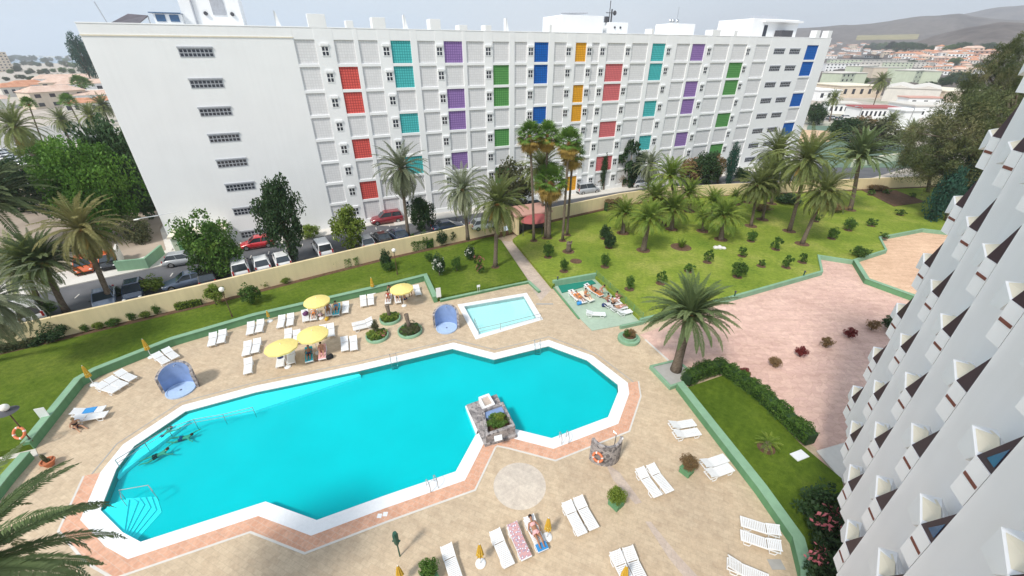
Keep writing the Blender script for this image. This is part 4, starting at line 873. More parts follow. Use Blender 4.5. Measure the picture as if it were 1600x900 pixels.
# distant trees left and right
dm = inst('crown', ME['dark'][0], None, (0, 0, 0), 1)
farleft = [(x, y) for y in (92, 100, 110, 121) for x in range(14, 136, 10)]
for i, (x, y) in enumerate(farleft):
    x += R_.uniform(-5, 5); y += R_.uniform(-2.5, 2.5); b = P(x, y+4, Z_ST); dp = depth(b)/FPX; r = R_.uniform(4, 6.5)*dp
    if i == 0: o = dm; o.name = 'distant_tree'
    else: o = dm.copy(); COL.objects.link(o)
    o.data = R_.choice([ME['dark'][0], ME['dark'][1], ME['olive'][0], ME['tree'][0]]); o.location = b+Vector((0, 0, r*.6)); o.scale = (r, r, r*.75); o.rotation_euler = (0, 0, R_.uniform(0, 6))
    tag(o, 'small hazy tree in the dense belt of trees beyond the white roofs on the left', 'tree', 'trees in the far left belt')
for i, (x, y, rpx) in enumerate([(1362, 78, 7), (1376, 79, 8), (1392, 80, 9), (1406, 81, 10), (1420, 80, 9), (1433, 82, 9), (1455, 79, 5), (1466, 80, 6), (1478, 79, 5), (1490, 80, 7), (1503, 79, 8), (1540, 81, 8), (1548, 79, 7), (1352, 78, 5),
                                 (1490, 101, 7), (1494, 131, 12), (1476, 133, 8), (1346, 133, 8), (1362, 140, 6), (1452, 138, 7), (1424, 103, 6), (1400, 120, 5), (1505, 128, 9), (1580, 84, 9), (1530, 108, 6)]):
    b = hit(x, y); dp = (b-Vector((0, 0, CAMZ))).length/FPX*.85; r = rpx*dp; o = dm.copy(); COL.objects.link(o)
    o.data = R_.choice([ME['dark'][0], ME['tree'][0], ME['dark'][1]]); o.location = b+Vector((0, 0, r*.5)); o.scale = (r, r, r*.7)
    tag(o, 'small hazy tree scattered among the houses of the far right town', 'tree', 'trees in the far right town')
# ------------------------------------------------------------------ shrubs, hedges and small plants
def hedge(pts, w_, h_, label, mat, z, n, size=.09, cat='hedge'):
    mb = MB(); rnd = random.Random(int(pts[0].x*10)); segs = list(zip(pts[:-1], pts[1:])); tot = sum((b-a).length for a, b in segs); cen = []
    o = thing('hedge', label, cat, pts[0]+Vector((0, 0, z)))
    core = MB()
    for a, b in segs:
        d = (b-a).normalized(); s = Vector((d.y, -d.x, 0)); a0 = a-pts[0]; b0 = b-pts[0]
        core.slab([a0+s*w_*.36-d*.05, b0+s*w_*.36+d*.05, b0-s*w_*.36+d*.05, a0-s*w_*.36-d*.05], 0, h_*.86)
        m = int(n*(b-a).length/tot)
        for i in range(m):
            t = rnd.random(); u = rnd.uniform(-1, 1); v = rnd.random(); f = rnd.random(); wob = 1+.10*math.sin(t*tot*2.3)+.06*math.sin(t*tot*5.1)
            if f < .5: u = (1 if u > 0 else -1)*rnd.uniform(.86, 1.06); 
            else: v = rnd.uniform(.86, 1.06)*(1-.12*u*u)
            p = a0.lerp(b0, t)+s*u*w_/2*wob; cen.append((p.x, p.y, v*h_*wob))
    leaf_quads(mb, cen, size, rnd); obj('branches', core, 'leaf_dark', o); obj('foliage', mb, mat, o); return o
hedge(PL([(1070, 603), (1096, 588), (1130, 582)], 0), 1.0, 1.0, 'short dark clipped hedge next to the square palm planter', 'leaf_green', .28, 4000, .06)
hedge(PL([(1133, 588), (1180, 622), (1262, 698)], 0), 1.0, 1.0, 'long dark clipped hedge between the pink terrace and the low lawn', 'leaf_green', .28, 11000, .06)
hedge(PL([(476, 430), (520, 420), (560, 411)], Z_LAWN), 1.0, 1.05, 'bright green clipped hedge along the yellow wall on the left lawn', 'leaf_bright', 0, 4200, .08)
hedge(PL([(562, 409), (592, 402)], Z_LAWN), .8, .9, 'short yellowish end of the clipped hedge along the yellow wall', 'leaf_lime', 0, 1500, .09)
hedge(PL([(946, 329), (968, 324)], Z_LAWN), 1.0, 1.6, 'reddish green hedge against the yellow wall right of the fan palms', 'leaf_brown', -.05, 1600, .1)
hedge(PL([(642, 392), (676, 385)], Z_LAWN), .9, 1.3, 'dark leafy hedge behind the white globe lamp by the yellow wall', 'leaf_green', 0, 1700, .1)
hedge(PL([(276, 483), (316, 474)], Z_LAWN), .8, .7, 'low yellow-green hedge at the foot of the yellow wall near the young tree', 'leaf_lime', 0, 1500, .09)
hedge(PL([(4, 549), (40, 541), (62, 537)], Z_LAWN), .8, .6, 'low scrubby hedge at the foot of the yellow wall at the far left', 'leaf_olive', 0, 1500, .09)
GW_ = 'small bushes at the foot of the yellow wall'
for q in [('shrub_dark', (87, 530), 22, 26, 'large dark bush in front of the yellow wall on the left lawn'), ('shrub', (135, 519), 6, 13, 'small bush first right of the large dark bush by the wall'), ('shrub_lime', (157, 514), 8, 12, 'pale small bush second right of the large dark bush by the wall'),
          ('shrub', (180, 509), 11, 13, 'twin-topped small bush by the wall below the grey-blue car'), ('shrub', (209, 501), 7, 14, 'small upright bush by the wall below the navy car'), ('shrub_lime', (229, 497), 8, 12, 'round small bush by the wall below the navy car'),
          ('shrub', (248, 492), 6, 16, 'narrow taller bush by the wall left of the low yellow-green hedge'), ('shrub_dark', (57, 541), 8, 10, 'tiny dark bush left of the large dark bush'), ('shrub', (395, 475), 17, 30, 'round dark green bush right of the brown lamp post'),
          ('shrub_lime', (415, 449), 8, 10, 'yellowish bush at the wall behind the round dark green bush'), ('shrub_lime', (447, 443), 8, 10, 'yellowish bush at the wall left of the bright clipped hedge'), ('shrub', (364, 461), 5, 9, 'tiny bush at the wall between the young tree and the dark green bush'),
          ('shrub_dark', (604, 419), 10, 28, 'tall bush left of the white globe lamp'), ('shrub', (609, 423), 12, 14, 'spreading bush at the foot of the tall one by the globe lamp'), ('sparse_shrub', (645, 390), 10, 26, 'upright bush right of the globe lamp'),
          ('shrub_dark', (690, 384), 10, 24, 'dark bush by the wall in the row left of the grey palm'), ('shrub', (665, 388), 7, 25, 'narrow dark bush third from the globe lamp'), ('shrub_dark', (706, 378), 9, 20, 'dark round bush just left of the grey palm trunk by the wall'),
          ('shrub_dark', (713, 375), 7, 20, 'dark bush touching the grey palm trunk'), ('shrub_dark', (747, 366), 9, 18, 'dark round bush right of the grey palm trunk'), ('shrub_dark', (768, 362), 9, 22, 'tall dark bush nearest the entrance canopy')]:
    shrub(*q[:4], q[4], group=GW_)
# young tree by the wall and flowering bushes
tree('limetree', (338, 476), (334, 458), 15, 13, 'young yellow-green tree leaning by the brown lamp post', z=.48, tr=.06)
shrub('shrub_dark', (687, 431), 11, 34, 'bush covered in white flowers on the left lawn', extra='flowers'); shrub('shrub', (714, 424), 10, 22, 'bush with a few white flowers right of the white-flowered bush')
shrub('shrub_dark', (735, 406), 9, 22, 'bush with small white blooms in front of the wall near the date palm', extra='flowers'); shrub('sparse_shrub', (749, 428), 9, 28, 'bush with pinkish blooms left of the date palm trunk', extra='pinkflowers')
shrub('shrub', (671, 409), 8, 14, 'plain green bush behind the white-flowered bush')
GS = 'young plants dotted over the right lawn'
for q in [('shrub', (856, 402), 10, 22, 'dark green bush left of the tree stump'), ('shrub', (881, 424), 8, 20, 'small leafy bush below the tree stump'), ('shrub_dark', (951, 387), 11, 22, 'front one of two round dense bushes on the lime lawn'), ('shrub_dark', (944, 373), 10, 20, 'back one of two round dense bushes on the lime lawn'),
          ('shrub', (945, 417), 8, 20, 'small bush below the two round dense bushes'), ('shrub', (983, 452), 8, 22, 'small loose bush right of the sunken green terrace'), ('sparse_shrub', (1032, 443), 10, 22, 'sparse bush with thin stems behind the big planter palm'),
          ('sparse_shrub', (1076, 424), 11, 12, 'low reddish bush above the crown of the big planter palm'), ('sparse_shrub', (1105, 410), 9, 22, 'small plant in a soil ring right of the agave'), ('sparse_shrub', (1159, 400), 9, 15, 'thin plant in a soil ring right of the white rock'),
          ('shrub', (1152, 433), 13, 25, 'small round-topped tree in a soil ring nearest the pink terrace kerb'), ('sparse_shrub', (1189, 416), 6, 12, 'tiny plant in a soil ring below the leaning palms'), ('shrub', (1173, 377), 8, 16, 'plant in a soil ring at the foot of the slim date palms'),
          ('sparse_shrub', (1212, 390), 10, 20, 'open plant in a soil ring left of the leaning orange-fibre palm'), ('sparse_shrub', (1228, 418), 10, 20, 'open plant in a soil ring left of the terrace corner'), ('sparse_shrub', (1253, 410), 8, 16, 'pale plant just behind the terrace corner'),
          ('shrub', (1299, 373), 9, 16, 'small tree in a soil ring right of the leaning orange-fibre palm'), ('shrub', (1325, 360), 11, 18, 'round shrub in a soil ring left of a thin one near the orange terrace'), ('sparse_shrub', (1361, 353), 9, 12, 'thin plant in a soil ring above the orange terrace'),
          ('shrub', (1342, 402), 15, 16, 'wide bush close to the junction of the two terraces'), ('sparse_shrub', (1380, 371), 8, 8, 'low plant at the bend of the orange terrace kerb'), ('sparse_shrub', (1406, 336), 9, 9, 'small plant below the soil bed'),
          ('sparse_shrub', (1274, 346), 8, 14, 'small plant between two leaning date palms'), ('sparse_shrub', (1360, 305), 6, 9, 'seedling on the left of the dark soil bed'), ('sparse_shrub', (1385, 303), 6, 7, 'seedling in the middle of the dark soil bed'), ('sparse_shrub', (1425, 308), 6, 7, 'seedling on the right of the dark soil bed'),
          ('shrub_brown', (1190, 330), 14, 10, 'brown low plant bed behind the slim date palms'), ('shrub_dark', (1232, 318), 22, 14, 'dark low bushes beneath the tall date palms'), ('shrub_brown', (1302, 330), 18, 12, 'brown fallen fronds heaped by the broad dark palm'), ('shrub_brown', (1370, 298), 14, 8, 'brown bush in front of the yellow wall at the soil bed')]:
    shrub(*q[:4], q[4], z=.40, ring=.55 if q[2] < 14 else 0, group=GS)
# brown soil pad, tree stump, agave, white rock
b = P(900, 408, .42); tag(obj('soil_pad', MB().lathe([(.75, 0), (.6, .07), (.02, .1)], 16), 'soil', loc=b), 'bare round soil patch on the lime lawn below the stump', 'soil patch')
b = P(888, 393, .42); t = thing('tree_stump', 'grey tree stump with a ring of earth on the right lawn', 'stump', b); obj('trunk', MB().tube([(0, 0, 0), (.03, .02, .5), (.0, .05, 1.0), (.05, .0, 1.25)], [.42, .33, .3, .36], 12), 'bark_palm', t, smooth=True); obj('side_branch', MB().tube([(0, 0, .8), (.3, 0, 1.2), (.35, 0, 1.5)], [.14, .11, .1], 8), 'bark_palm', t); soil_ring(t, .8)
b = P(1064, 386, .42); t = thing('agave', 'spiky yellow-green agave in a wide earth ring on the right lawn', 'plant', b); mb = MB(); rn = random.Random(5)
for i in range(46):
    a = rn.uniform(0, 6.28); e = radians(rn.uniform(35, 88)); L_ = rn.uniform(.8, 1.35); d = Vector((cos(a)*cos(e), sin(a)*cos(e), sin(e))); s_ = Vector((-sin(a), cos(a), 0))*.055; o0 = Vector((cos(a)*.35*rn.random(), sin(a)*.35*rn.random(), .05)); mb.add([o0-s_, o0+d*L_*.5-s_*1.2, o0+d*L_, o0+d*L_*.5+s_*1.2, o0+s_], [(0, 1, 2, 3, 4)])
obj('leaves', mb, 'frond_lime', t); soil_ring(t, 1.35)
b = P(1124, 388, .42); mb = MB(); 
for k in range(5): mb.ell((-.5+k*.26, rn.uniform(-.15, .15), .1), (rn.uniform(.18, .34), rn.uniform(.2, .45), rn.uniform(.15, .34)), 7, 5)
tag(obj('rock', mb, 'rock_white', loc=b), 'pale white rock lying under the spreading young palm', 'rock')
t = thing('cycad', 'yellow-green cycad on the low lawn between the green wall and the hedge', 'plant', P(1197, 700, .3)); obj('trunk', MB().tube([(0, 0, 0), (0, 0, .5)], [.28, .2], 10), 'bark_palm', t); inst('crown', ME['cycad'][0], t, (0, 0, .45), .95); soil_ring(t, .55)
shrub('shrub_dark', (1275, 815), 42, 60, 'large dark bush on the low lawn beside the white block', z=.3)
shrub('shrub_dark', (1306, 862), 50, 70, 'dark bush with red blooms at the bottom beside the white block', z=.3, extra='pinkflowers')
shrub('shrub_dark', (1290, 905), 40, 50, 'lowest dark bush with red blooms between the green wall end and the white block', z=.3, extra='pinkflowers')
for (x, y, k, lab) in [(1161, 590, 'shrub_red', 'red ball bush next to the hedge, first of the row across the pink terrace'), (1208, 573, 'shrub_brown', 'brownish ball bush second of the row across the pink terrace'), (1250, 557, 'shrub_red', 'red ball bush third of the row across the pink terrace'),
                       (1289, 542, 'shrub_brown', 'greenish brown ball bush fourth of the row across the pink terrace'), (1326, 528, 'shrub_red', 'red ball bush fifth of the row across the pink terrace'), (1361, 516, 'shrub_brown', 'brownish ball bush sixth of the row across the pink terrace'), (1393, 518, 'shrub_dark', 'dark green bush ending the row against the white block')]:
    shrub(k, (x, y), 10 if x < 1390 else 18, 16 if x < 1390 else 22, lab, z=.01, group='row of ball bushes on the pink terrace')
for (x, y, r, lab) in [(165, 485, 0, ''), (238, 450, 22, 'yellow-green bush behind the wall right of the navy car'), (105, 473, 0, ''), (192, 462, 0, ''), (312, 434, 16, 'green bush growing in front of the grey-blue car behind the wall'), (72, 488, 20, 'dark bush behind the wall right of the white parked cars')]:
    if r: shrub('shrub_lime' if x == 238 else 'shrub', (x, y+6), r, 22, lab, z=Z_ST)
tree('dark', (182, 462), (182, 458), 9, 9, 'dark stump-like bush by the trunk of the leaning olive palm')
# ================================================================== POOL FURNITURE
lg = thing('sun_lounger', 'x', 'sun lounger'); LWD = .31
mb = MB()
for i in range(14): mb.box(-.93+i*.088, -.93+i*.088+.066, -LWD+.03, LWD-.03, .31, .335)
obj('seat', mb, 'plastic_white', lg)
mb = MB()
for i in range(8):
    x = .32+i*.078; z = .335+(x-.3)*.32; mb.add([(x, -LWD+.03, z), (x+.06, -LWD+.03, z+.02), (x+.06, LWD-.03, z+.02), (x, LWD-.03, z), (x, -LWD+.03, z+.022), (x+.06, -LWD+.03, z+.042), (x+.06, LWD-.03, z+.042), (x, LWD-.03, z+.022)], [(3, 2, 1, 0), (4, 5, 6, 7), (0, 1, 5, 4), (1, 2, 6, 5), (2, 3, 7, 6), (3, 0, 4, 7)])
for s in (-1, 1): mb.bar((.3, s*(LWD-.02), .335), (.96, s*(LWD-.02), .545), .045, .05)
obj('backrest', mb, 'plastic_white', lg)
mb = MB()
for s in (-1, 1): mb.box(-.95, .95, s*(LWD-.02)-.025, s*(LWD-.02)+.025, .25, .315)
mb.box(-.96, -.9, -LWD, LWD, .26, .33); mb.box(.9, .95, -LWD, LWD, .25, .31)
obj('frame', mb, 'plastic_white', lg, bevel=.01)
for sx in (-.62, .60):
    for s in (-1, 1):
        y = s*(LWD-.02); obj('leg', MB().tube([(sx-.2, y, .27), (sx-.13, y, .02), (sx+.13, y, .02), (sx+.2, y, .27)], .028, 6), 'plastic_white', lg)
LZ = 'white plastic sun loungers round the pools'
LOUNGERS = []
def lounger(c, ax, label, z=0, flip=False):
    p = P(c[0], c[1], z+.3); a = P(ax[0], ax[1], z+.3); b = P(ax[2], ax[3], z+.3); d = (a-b); rz = math.atan2(d.y, d.x)   # a = head end, b = foot end
    o = first(lg, (p.x, p.y, z), rz, label, LZ); LOUNGERS.append((p, rz)); return o, p, rz
A1 = (334, 518, 330, 542); 
for c, ax, lab in [
  ((331.9, 531), (335, 521, 330, 541), 'left white lounger of the pair nearest the bend of the long green wall'), ((346.8, 526.5), (350, 517, 345, 536), 'right white lounger of the pair nearest the bend of the long green wall'),
  ((391.5, 513.5), (394, 504, 390, 524), 'left lounger of the pair by the green wall below the round dark bush'), ((406, 510), (409, 501, 404, 520), 'right lounger of the pair by the green wall below the round dark bush'),
  ((386, 545), (388, 535, 383, 555), 'left lounger of the second-row pair left of the lowest open yellow parasol'), ((400.5, 541), (403, 532, 398, 551), 'right lounger of the second-row pair left of the lowest open yellow parasol'),
  ((387.7, 572.5), (389, 562, 387, 584), 'lone lounger in front of the second-row pair, nearest the pool edge there'),
  ((439.3, 503), (442, 494, 437, 513), 'left empty lounger of the pair by the small drinks post on the green wall'), ((453.7, 500), (455, 491, 452, 510), 'right empty lounger of the pair by the small drinks post on the green wall'),
  ((450, 525), (452, 516, 449, 535), 'left lounger of the pair behind the lowest open yellow parasol'), ((463.5, 527), (465, 517, 463, 537), 'right lounger of the pair behind the lowest open yellow parasol'),
  ((503, 519), (506, 510, 501, 529), 'left lounger right beside the middle open yellow parasol'), ((517, 516.5), (517, 507, 518, 526), 'right lounger of the pair beside the middle open yellow parasol'),
  ((438.4, 562), (440, 552, 437, 573), 'lounger with the navy sun hat under the lowest open parasol'), ((454.4, 557.5), (455, 547, 455, 569), 'lounger with a folded beige towel under the lowest open parasol'),
  ((482.9, 555), (483, 544, 483, 567), 'lounger under the woman on a turquoise towel near the pool'), ((503.8, 551), (504, 541, 503, 562), 'lounger with pink towel under the sitting sunbather near the black bag'),
  ((477.2, 494), (476, 485, 478, 504), 'lounger carrying the purple bag at the left of the upper parasol'), ((490.5, 492), (492, 482, 489, 502), 'lounger under the reclining bather left of the upper parasol pole'),
  ((513, 486), (512, 477, 514, 497), 'lounger under the upright sitting bather right of the upper parasol pole'), ((526, 484.5), (528, 475, 524, 494), 'lounger with the bright turquoise towel by the green wall'),
  ((540, 481), (541, 472, 539, 491), 'empty lounger at the right end of the upper parasol group'),
  ((538.5, 538), (538, 528, 539, 549), 'left lounger of the pair in front of the left round flower planter'), ((552.5, 537), (552, 527, 553, 547), 'right lounger of the pair in front of the left round flower planter'),
  ((566, 503.5), (582, 500, 551, 507), 'rear lounger lying crosswise behind the left round flower planter'), ((568, 510), (583, 507, 553, 514), 'front lounger lying crosswise behind the left round flower planter'),
  ((567.7, 471), (567, 462, 568, 480), 'left lounger of the pair below the closed parasol on the green wall'), ((579.3, 469), (579, 460, 580, 478), 'right lounger of the pair below the closed parasol on the green wall'),
  ((652, 454), (649, 446, 655, 463), 'empty lounger just right of the upper right open parasol'), ((607, 467), (609, 459, 606, 476), 'left lounger of the crowd under the upper right open parasol'), ((621, 466), (620, 458, 623, 475), 'middle lounger of the crowd under the upper right open parasol'),
  ((252, 560.5), (243, 554, 262, 568), 'left lounger of the pair beside the closed parasol at the bend of the green wall'), ((267, 553), (258, 546, 276, 560), 'right lounger of the pair beside the closed parasol at the bend of the green wall'),
  ((197, 587.5), (183, 582, 211, 594), 'back lounger of the row of three by the left closed parasol'), ((182.5, 598), (168, 593, 197, 604), 'middle lounger of the row of three by the left closed parasol'), ((168.5, 606.5), (154, 602, 184, 611), 'front lounger of the row of three by the left closed parasol'),
  ((139, 642), (112, 646, 165, 637), 'back lounger of the pair next to the man sitting on the ground'), ((142, 651), (115, 655, 165, 646), 'front lounger of the pair next to the man sitting on the ground'),
  ((1066, 663), (1045, 666, 1086, 659), 'upper lounger of the pair near the top end of the right green wall'), ((1073, 677), (1053, 680, 1095, 673), 'lower lounger of the pair near the top end of the right green wall'),
  ((1116, 721), (1093, 728, 1137, 713), 'upper lounger of the pair beside the square bush planter and the green wall'), ((1124, 736), (1103, 743, 1147, 727), 'lower lounger of the pair beside the square bush planter and the green wall'),
  ((1013, 754), (1000, 738, 1025, 772), 'left lounger of the pair between the two square bush planters'), ((1030.5, 748), (1017, 733, 1043, 765), 'right lounger of the pair between the two square bush planters'),
  ((897, 810), (886, 790, 908, 831), 'left lounger of the pair between the sunbathing woman and the square bush planter'), ((915, 802), (904, 782, 927, 822), 'right lounger of the pair between the sunbathing woman and the square bush planter'),
  ((784, 857), (775, 835, 795, 880), 'bare lounger right of the closed gold parasol in the near row'), ((811, 846), (802, 824, 822, 868), 'lounger covered by the patterned towel in the near row'), ((837, 834), (828, 813, 848, 856), 'lounger under the near sunbathing woman'),
  ((706, 882), (699, 862, 714, 908), 'slatted lounger cut by the bottom edge right of the bush planter'), ((975, 893), (965, 875, 986, 915), 'left lounger at the bottom edge behind the gold parasol tip'), ((994, 887), (985, 868, 1006, 910), 'right lounger at the bottom edge beside the gold parasol tip'),
  ((1187, 823), (1217, 832, 1156, 813), 'upper lounger of the right pair nearest the bottom end of the green wall'), ((1188, 846), (1218, 856, 1157, 835), 'lower lounger of the right pair nearest the bottom end of the green wall'), ((1168, 893), (1142, 881, 1200, 905), 'lounger cut by the bottom edge near the manhole cover')]:
    lounger(c, ax, lab)
for c, ax, lab in [((931, 490), (917, 489, 945, 490), 'empty lounger alone on the pale green floor of the sunken terrace'), ((979, 487), (966, 490, 993, 483), 'empty lounger at the right end of the sunken terrace by its wall'),
                   ((968, 481), (955, 484, 982, 477), 'lounger next to the right end one on the sunken terrace'), ((958, 475), (945, 478, 972, 471), 'third lounger from the right on the sunken terrace'), ((965, 467), (952, 470, 977, 463), 'lounger close to the fence side of the sunken terrace'),
                   ((898, 462), (893, 458, 903, 467), 'leftmost lounger of the sunken terrace under the tan sunbathers'), ((906, 466), (901, 461, 913, 471), 'second lounger from the left on the sunken terrace'), ((916, 464), (909, 460, 924, 469), 'third lounger from the left on the sunken terrace'),
                   ((931, 456), (924, 452, 939, 461), 'lounger below the orange towel on the sunken terrace'), ((925, 451), (918, 448, 933, 455), 'lounger at the back corner of the sunken terrace')]:
    lounger(c, ax, lab, z=.06)
# sunken green sun terrace beside the small pool
fl = PL([(866, 447), (929, 436), (1002, 505), (965, 510), (925, 517), (905, 497)], 0)
struct('sun_terrace', MB().slab(fl, -.02, .05), 'terrace_green')
wall_run('terrace_wall', PL([(864, 448), (931, 436)], 0), .25, -.05, .75, 'green_pale', 'low green wall at the back of the sunken terrace', 'low wall')
tag(obj('shade_cloth', MB().slab(PL([(872, 448), (925, 439), (931, 444), (878, 459)], .0), .08, .14), 'dark_green_wall'), 'dark green cloth strip along the back of the sunken terrace', 'cloth')
wall_run('terrace_kerb', PL([(905, 499), (864, 449)], 0), .10, -.05, .16, 'green_paint', 'narrow green kerb on the walkway side of the sunken terrace', 'kerb')
wall_run('terrace_kerb', PL([(1004, 505), (968, 513)], 0), .2, -.05, .35, 'green_pale', 'short green kerb at the lower right corner of the sunken terrace', 'kerb')
fn = thing('mesh_fence', 'see-through green mesh fence between the sunken terrace and the right lawn', 'fence', P(931, 436)); mb = MB(); o0 = P(931, 436); o1 = P(1003, 504)
fposts = [o0.lerp(o1, i/6) for i in range(7)]
for p in fposts: obj('post', MB().tube([p-o0, p-o0+Vector((0, 0, 1.15))], .03, 6), 'green_paint', fn)
for z_ in [.5+.13*k for k in range(6)]: mb.tube([Vector((0, 0, z_)), o1-o0+Vector((0, 0, z_))], .008, 3)
for i in range(95): q = (o1-o0)*(i/95); mb.tube([q+Vector((0, 0, .45)), q+Vector((0, 0, 1.12))], .006, 3)
obj('mesh_panel', mb, 'green_paint', fn)
# parasols
def parasol_open(c, r, label, tilt=0):
    q = P(c[0], c[1], 2.25); o = thing('parasol', label, 'parasol', (q.x, q.y, 0), 0, 'open yellow parasols'); n = 10
    vs = [(0, 0, 2.42)]; fs = []
    for j, (k, z) in enumerate(((.35, 2.33), (.7, 2.20), (1.0, 2.05), (1.0, 1.93))):
        for i in range(n*2): a = 2*pi*i/(n*2); rr_ = r*k*(1 if i % 2 == 0 else .965); vs.append((rr_*cos(a), rr_*sin(a), z-(0 if i % 2 == 0 else .0)+(.03 if i % 2 and j == 2 else 0)))
    m = n*2
    for i in range(m): fs.append((0, 1+i, 1+(i+1) % m))
    for j in range(3):
        for i in range(m): fs.append((1+j*m+i, 1+(j+1)*m+i, 1+(j+1)*m+(i+1) % m, 1+j*m+(i+1) % m))
    cn = obj('canopy', MB().add(vs, fs), 'parasol_yellow', o); cn.rotation_euler = (tilt, tilt*.6, 0)
    obj('pole', MB().tube([(0, 0, 0), (0, 0, 2.5)], .025, 8), 'plastic_white', o); mb = MB()
    for i in range(n): a = 2*pi*i/n; mb.tube([(0, 0, 1.75), (r*.5*cos(a), r*.5*sin(a), 2.2)], .008, 4)
    obj('ribs', mb, 'steel', o); obj('base', MB().lathe([(.26, 0), (.26, .06), (.2, .1), (.04, .13)], 18), 'plastic_white', o)
parasol_open((494, 467.5), 1.22, 'open yellow parasol standing nearest the long green wall', .03); parasol_open((627, 448.5), 1.20, 'open yellow parasol shading the crowd above the dead palm stumps')
parasol_open((487.5, 519), 1.28, 'open yellow parasol in the middle of the lounger rows', .02); parasol_open((438.5, 540), 1.28, 'open yellow parasol furthest left and lowest', -.04)
def parasol_closed(px, z, top, label, white=True, lean=0.0, s=1.0, base=True):
    b = P(*px, z); o = thing('closed_parasol', label, 'parasol', b, R_.uniform(0, 6), 'closed yellow parasols'); h = top
    mb = MB(); n = 16; prof = [(.03, h), (.07, h-.12), (.11, h*.75), (.15, h*.55), (.17, h*.45), (.12, h*.43)]
    vs = []
    for j, (r, zz) in enumerate(prof):
        for i in range(n): a = 2*pi*i/n; k = r*(1.25 if i % 2 else .75)*s; vs.append((k*cos(a), k*sin(a), zz))
    fs = [(j*n+i, j*n+(i+1) % n, (j+1)*n+(i+1) % n, (j+1)*n+i) for j in range(len(prof)-1) for i in range(n)]
    obj('canopy', mb.add(vs, fs), 'parasol_gold', o); obj('tie', MB().lathe([(.13*s, h*.62), (.14*s, h*.6), (.13*s, h*.58)], 14), 'parasol_yellow', o)
    obj('pole', MB().tube([(0, 0, 0), (0, 0, h+.06)], .022, 8), 'plastic_white', o)
    if base: obj('base', MB().lathe([(.27, 0), (.27, .06), (.2, .1), (.04, .13)], 20), 'plastic_white', o)
parasol_closed((237, 558), 0, 1.9, 'closed gold parasol against the green wall next to two loungers'); parasol_closed((147, 601), 0, 1.9, 'closed gold parasol at the corner of the green wall next to three loungers')
parasol_closed((584, 458), 0, 1.9, 'closed yellow parasol against the green wall beside the long lawn'); parasol_closed((751, 881), 0, 1.75, 'closed gold parasol with white round base left of the bare near lounger')
parasol_closed((855, 840), 0, 1.75, 'closed gold parasol with white base right of the near sunbathing woman'); parasol_closed((972, 915), 0, 1.75, 'closed gold parasol cut by the bottom edge in front of two loungers'); parasol_closed((628, 912), 0, 1.6, 'closed gold parasol tip at the bottom edge left of the bush planter')
parasol_closed((422, 502), .0, 1.25, 'small closed pale parasol by the green wall above the empty pair', s=.7)
# hydro-massage shells and the curved stone shower wall
def shell(c, rz, label):
    b = P(*c, 0); o = thing('shower_shell', label, 'poolside shower', b, rz, 'blue shower shells')
    mb = MB(); n = 20; R0, R1, H1 = 1.05, 1.25, 2.1; vs = []
    for j in range(9):
        t = j/8; z = t*H1; back = 1-.0*t
        for i in range(n+1):
            a = -pi*.5+pi*i/n; x = -R0*cos(a)*(.9) ; y = R0*sin(a); topz = H1*(.70+.30*cos(a)); vs.append((x*.95, y, min(z, 99)/H1*topz))
    inner_ = MB().add(vs, [(j*(n+1)+i, j*(n+1)+i+1, (j+1)*(n+1)+i+1, (j+1)*(n+1)+i) for j in range(8) for i in range(n)])
    outer_ = MB(); ov = []
    for j in range(9):
        t = j/8
        for i in range(n+1):
            a = -pi*.5+pi*i/n; topz = H1*(.70+.30*cos(a)); ov.append((-R1*cos(a)*.9, R1*sin(a), t*topz))
    outer_.add(ov, [(j*(n+1)+i, (j+1)*(n+1)+i, (j+1)*(n+1)+i+1, j*(n+1)+i+1) for j in range(8) for i in range(n)])
    k0 = 8*(n+1); outer_.add([vs[k0+i] for i in range(n+1)]+[ov[k0+i] for i in range(n+1)], [(i, i+1, n+2+i, n+1+i) for i in range(n)])
    for i in (0, n): outer_.add([vs[j*(n+1)+i] for j in range(9)]+[ov[j*(n+1)+i] for j in range(9)], [(j, j+1, 10+j, 9+j) for j in range(8)])
    obj('stone_back', outer_, 'stone_wall', o); obj('blue_lining', inner_, 'shell_blue', o, smooth=True)
    obj('tray', MB().lathe([(1.0, 0), (1.0, .12), (.9, .12), (.88, .07), (.02, .05)], 28), 'shell_floor', o); obj('tray', MB().box(-.0, .01, -.01, .01, .1, .11), 'shell_floor', o) if 0 else None
    obj('shower_head', MB().tube([(-.93, 0, 1.9), (-.6, 0, 2.0), (-.55, 0, 1.93)], .03, 8), 'chrome', o); obj('drain', MB().lathe([(.09, .075), (.02, .08)], 12), 'chrome', o)
shell((283, 610), radians(-72), 'blue-lined shower shell at the left end of the big pool'); shell((698, 513), radians(-92), 'blue-lined shower shell between the dead palm planters and the small pool')
b = P(945, 722, 0); o = thing('stone_shower', 'curved stone shower wall with a life ring beside the right end of the pool', 'poolside shower', b, radians(0)); n = 18
vi = []; vo = []; mb = MB()
for i in range(n+1):
    a = radians(200)+radians(150)*i/n; h_ = 1.95-.2*sin(pi*i/n)
    for (r, st) in ((.85, vi), (1.05, vo)): st.append((r*cos(a)*1.0, r*sin(a)*.85+.55, 0)); st.append((r*cos(a), r*sin(a)*.85+.55, h_))
mb.add(vo, [(2*i, 2*i+2, 2*i+3, 2*i+1) for i in range(n)]).add(vi, [(2*i, 2*i+1, 2*i+3, 2*i+2) for i in range(n)]); mb.add([vi[2*i+1] for i in range(n+1)]+[vo[2*i+1] for i in range(n+1)], [(i, n+1+i, n+2+i, i+1) for i in range(n)])
for i in (0, n): mb.add([vi[2*i], vi[2*i+1], vo[2*i+1], vo[2*i]], [(0, 1, 2, 3)])
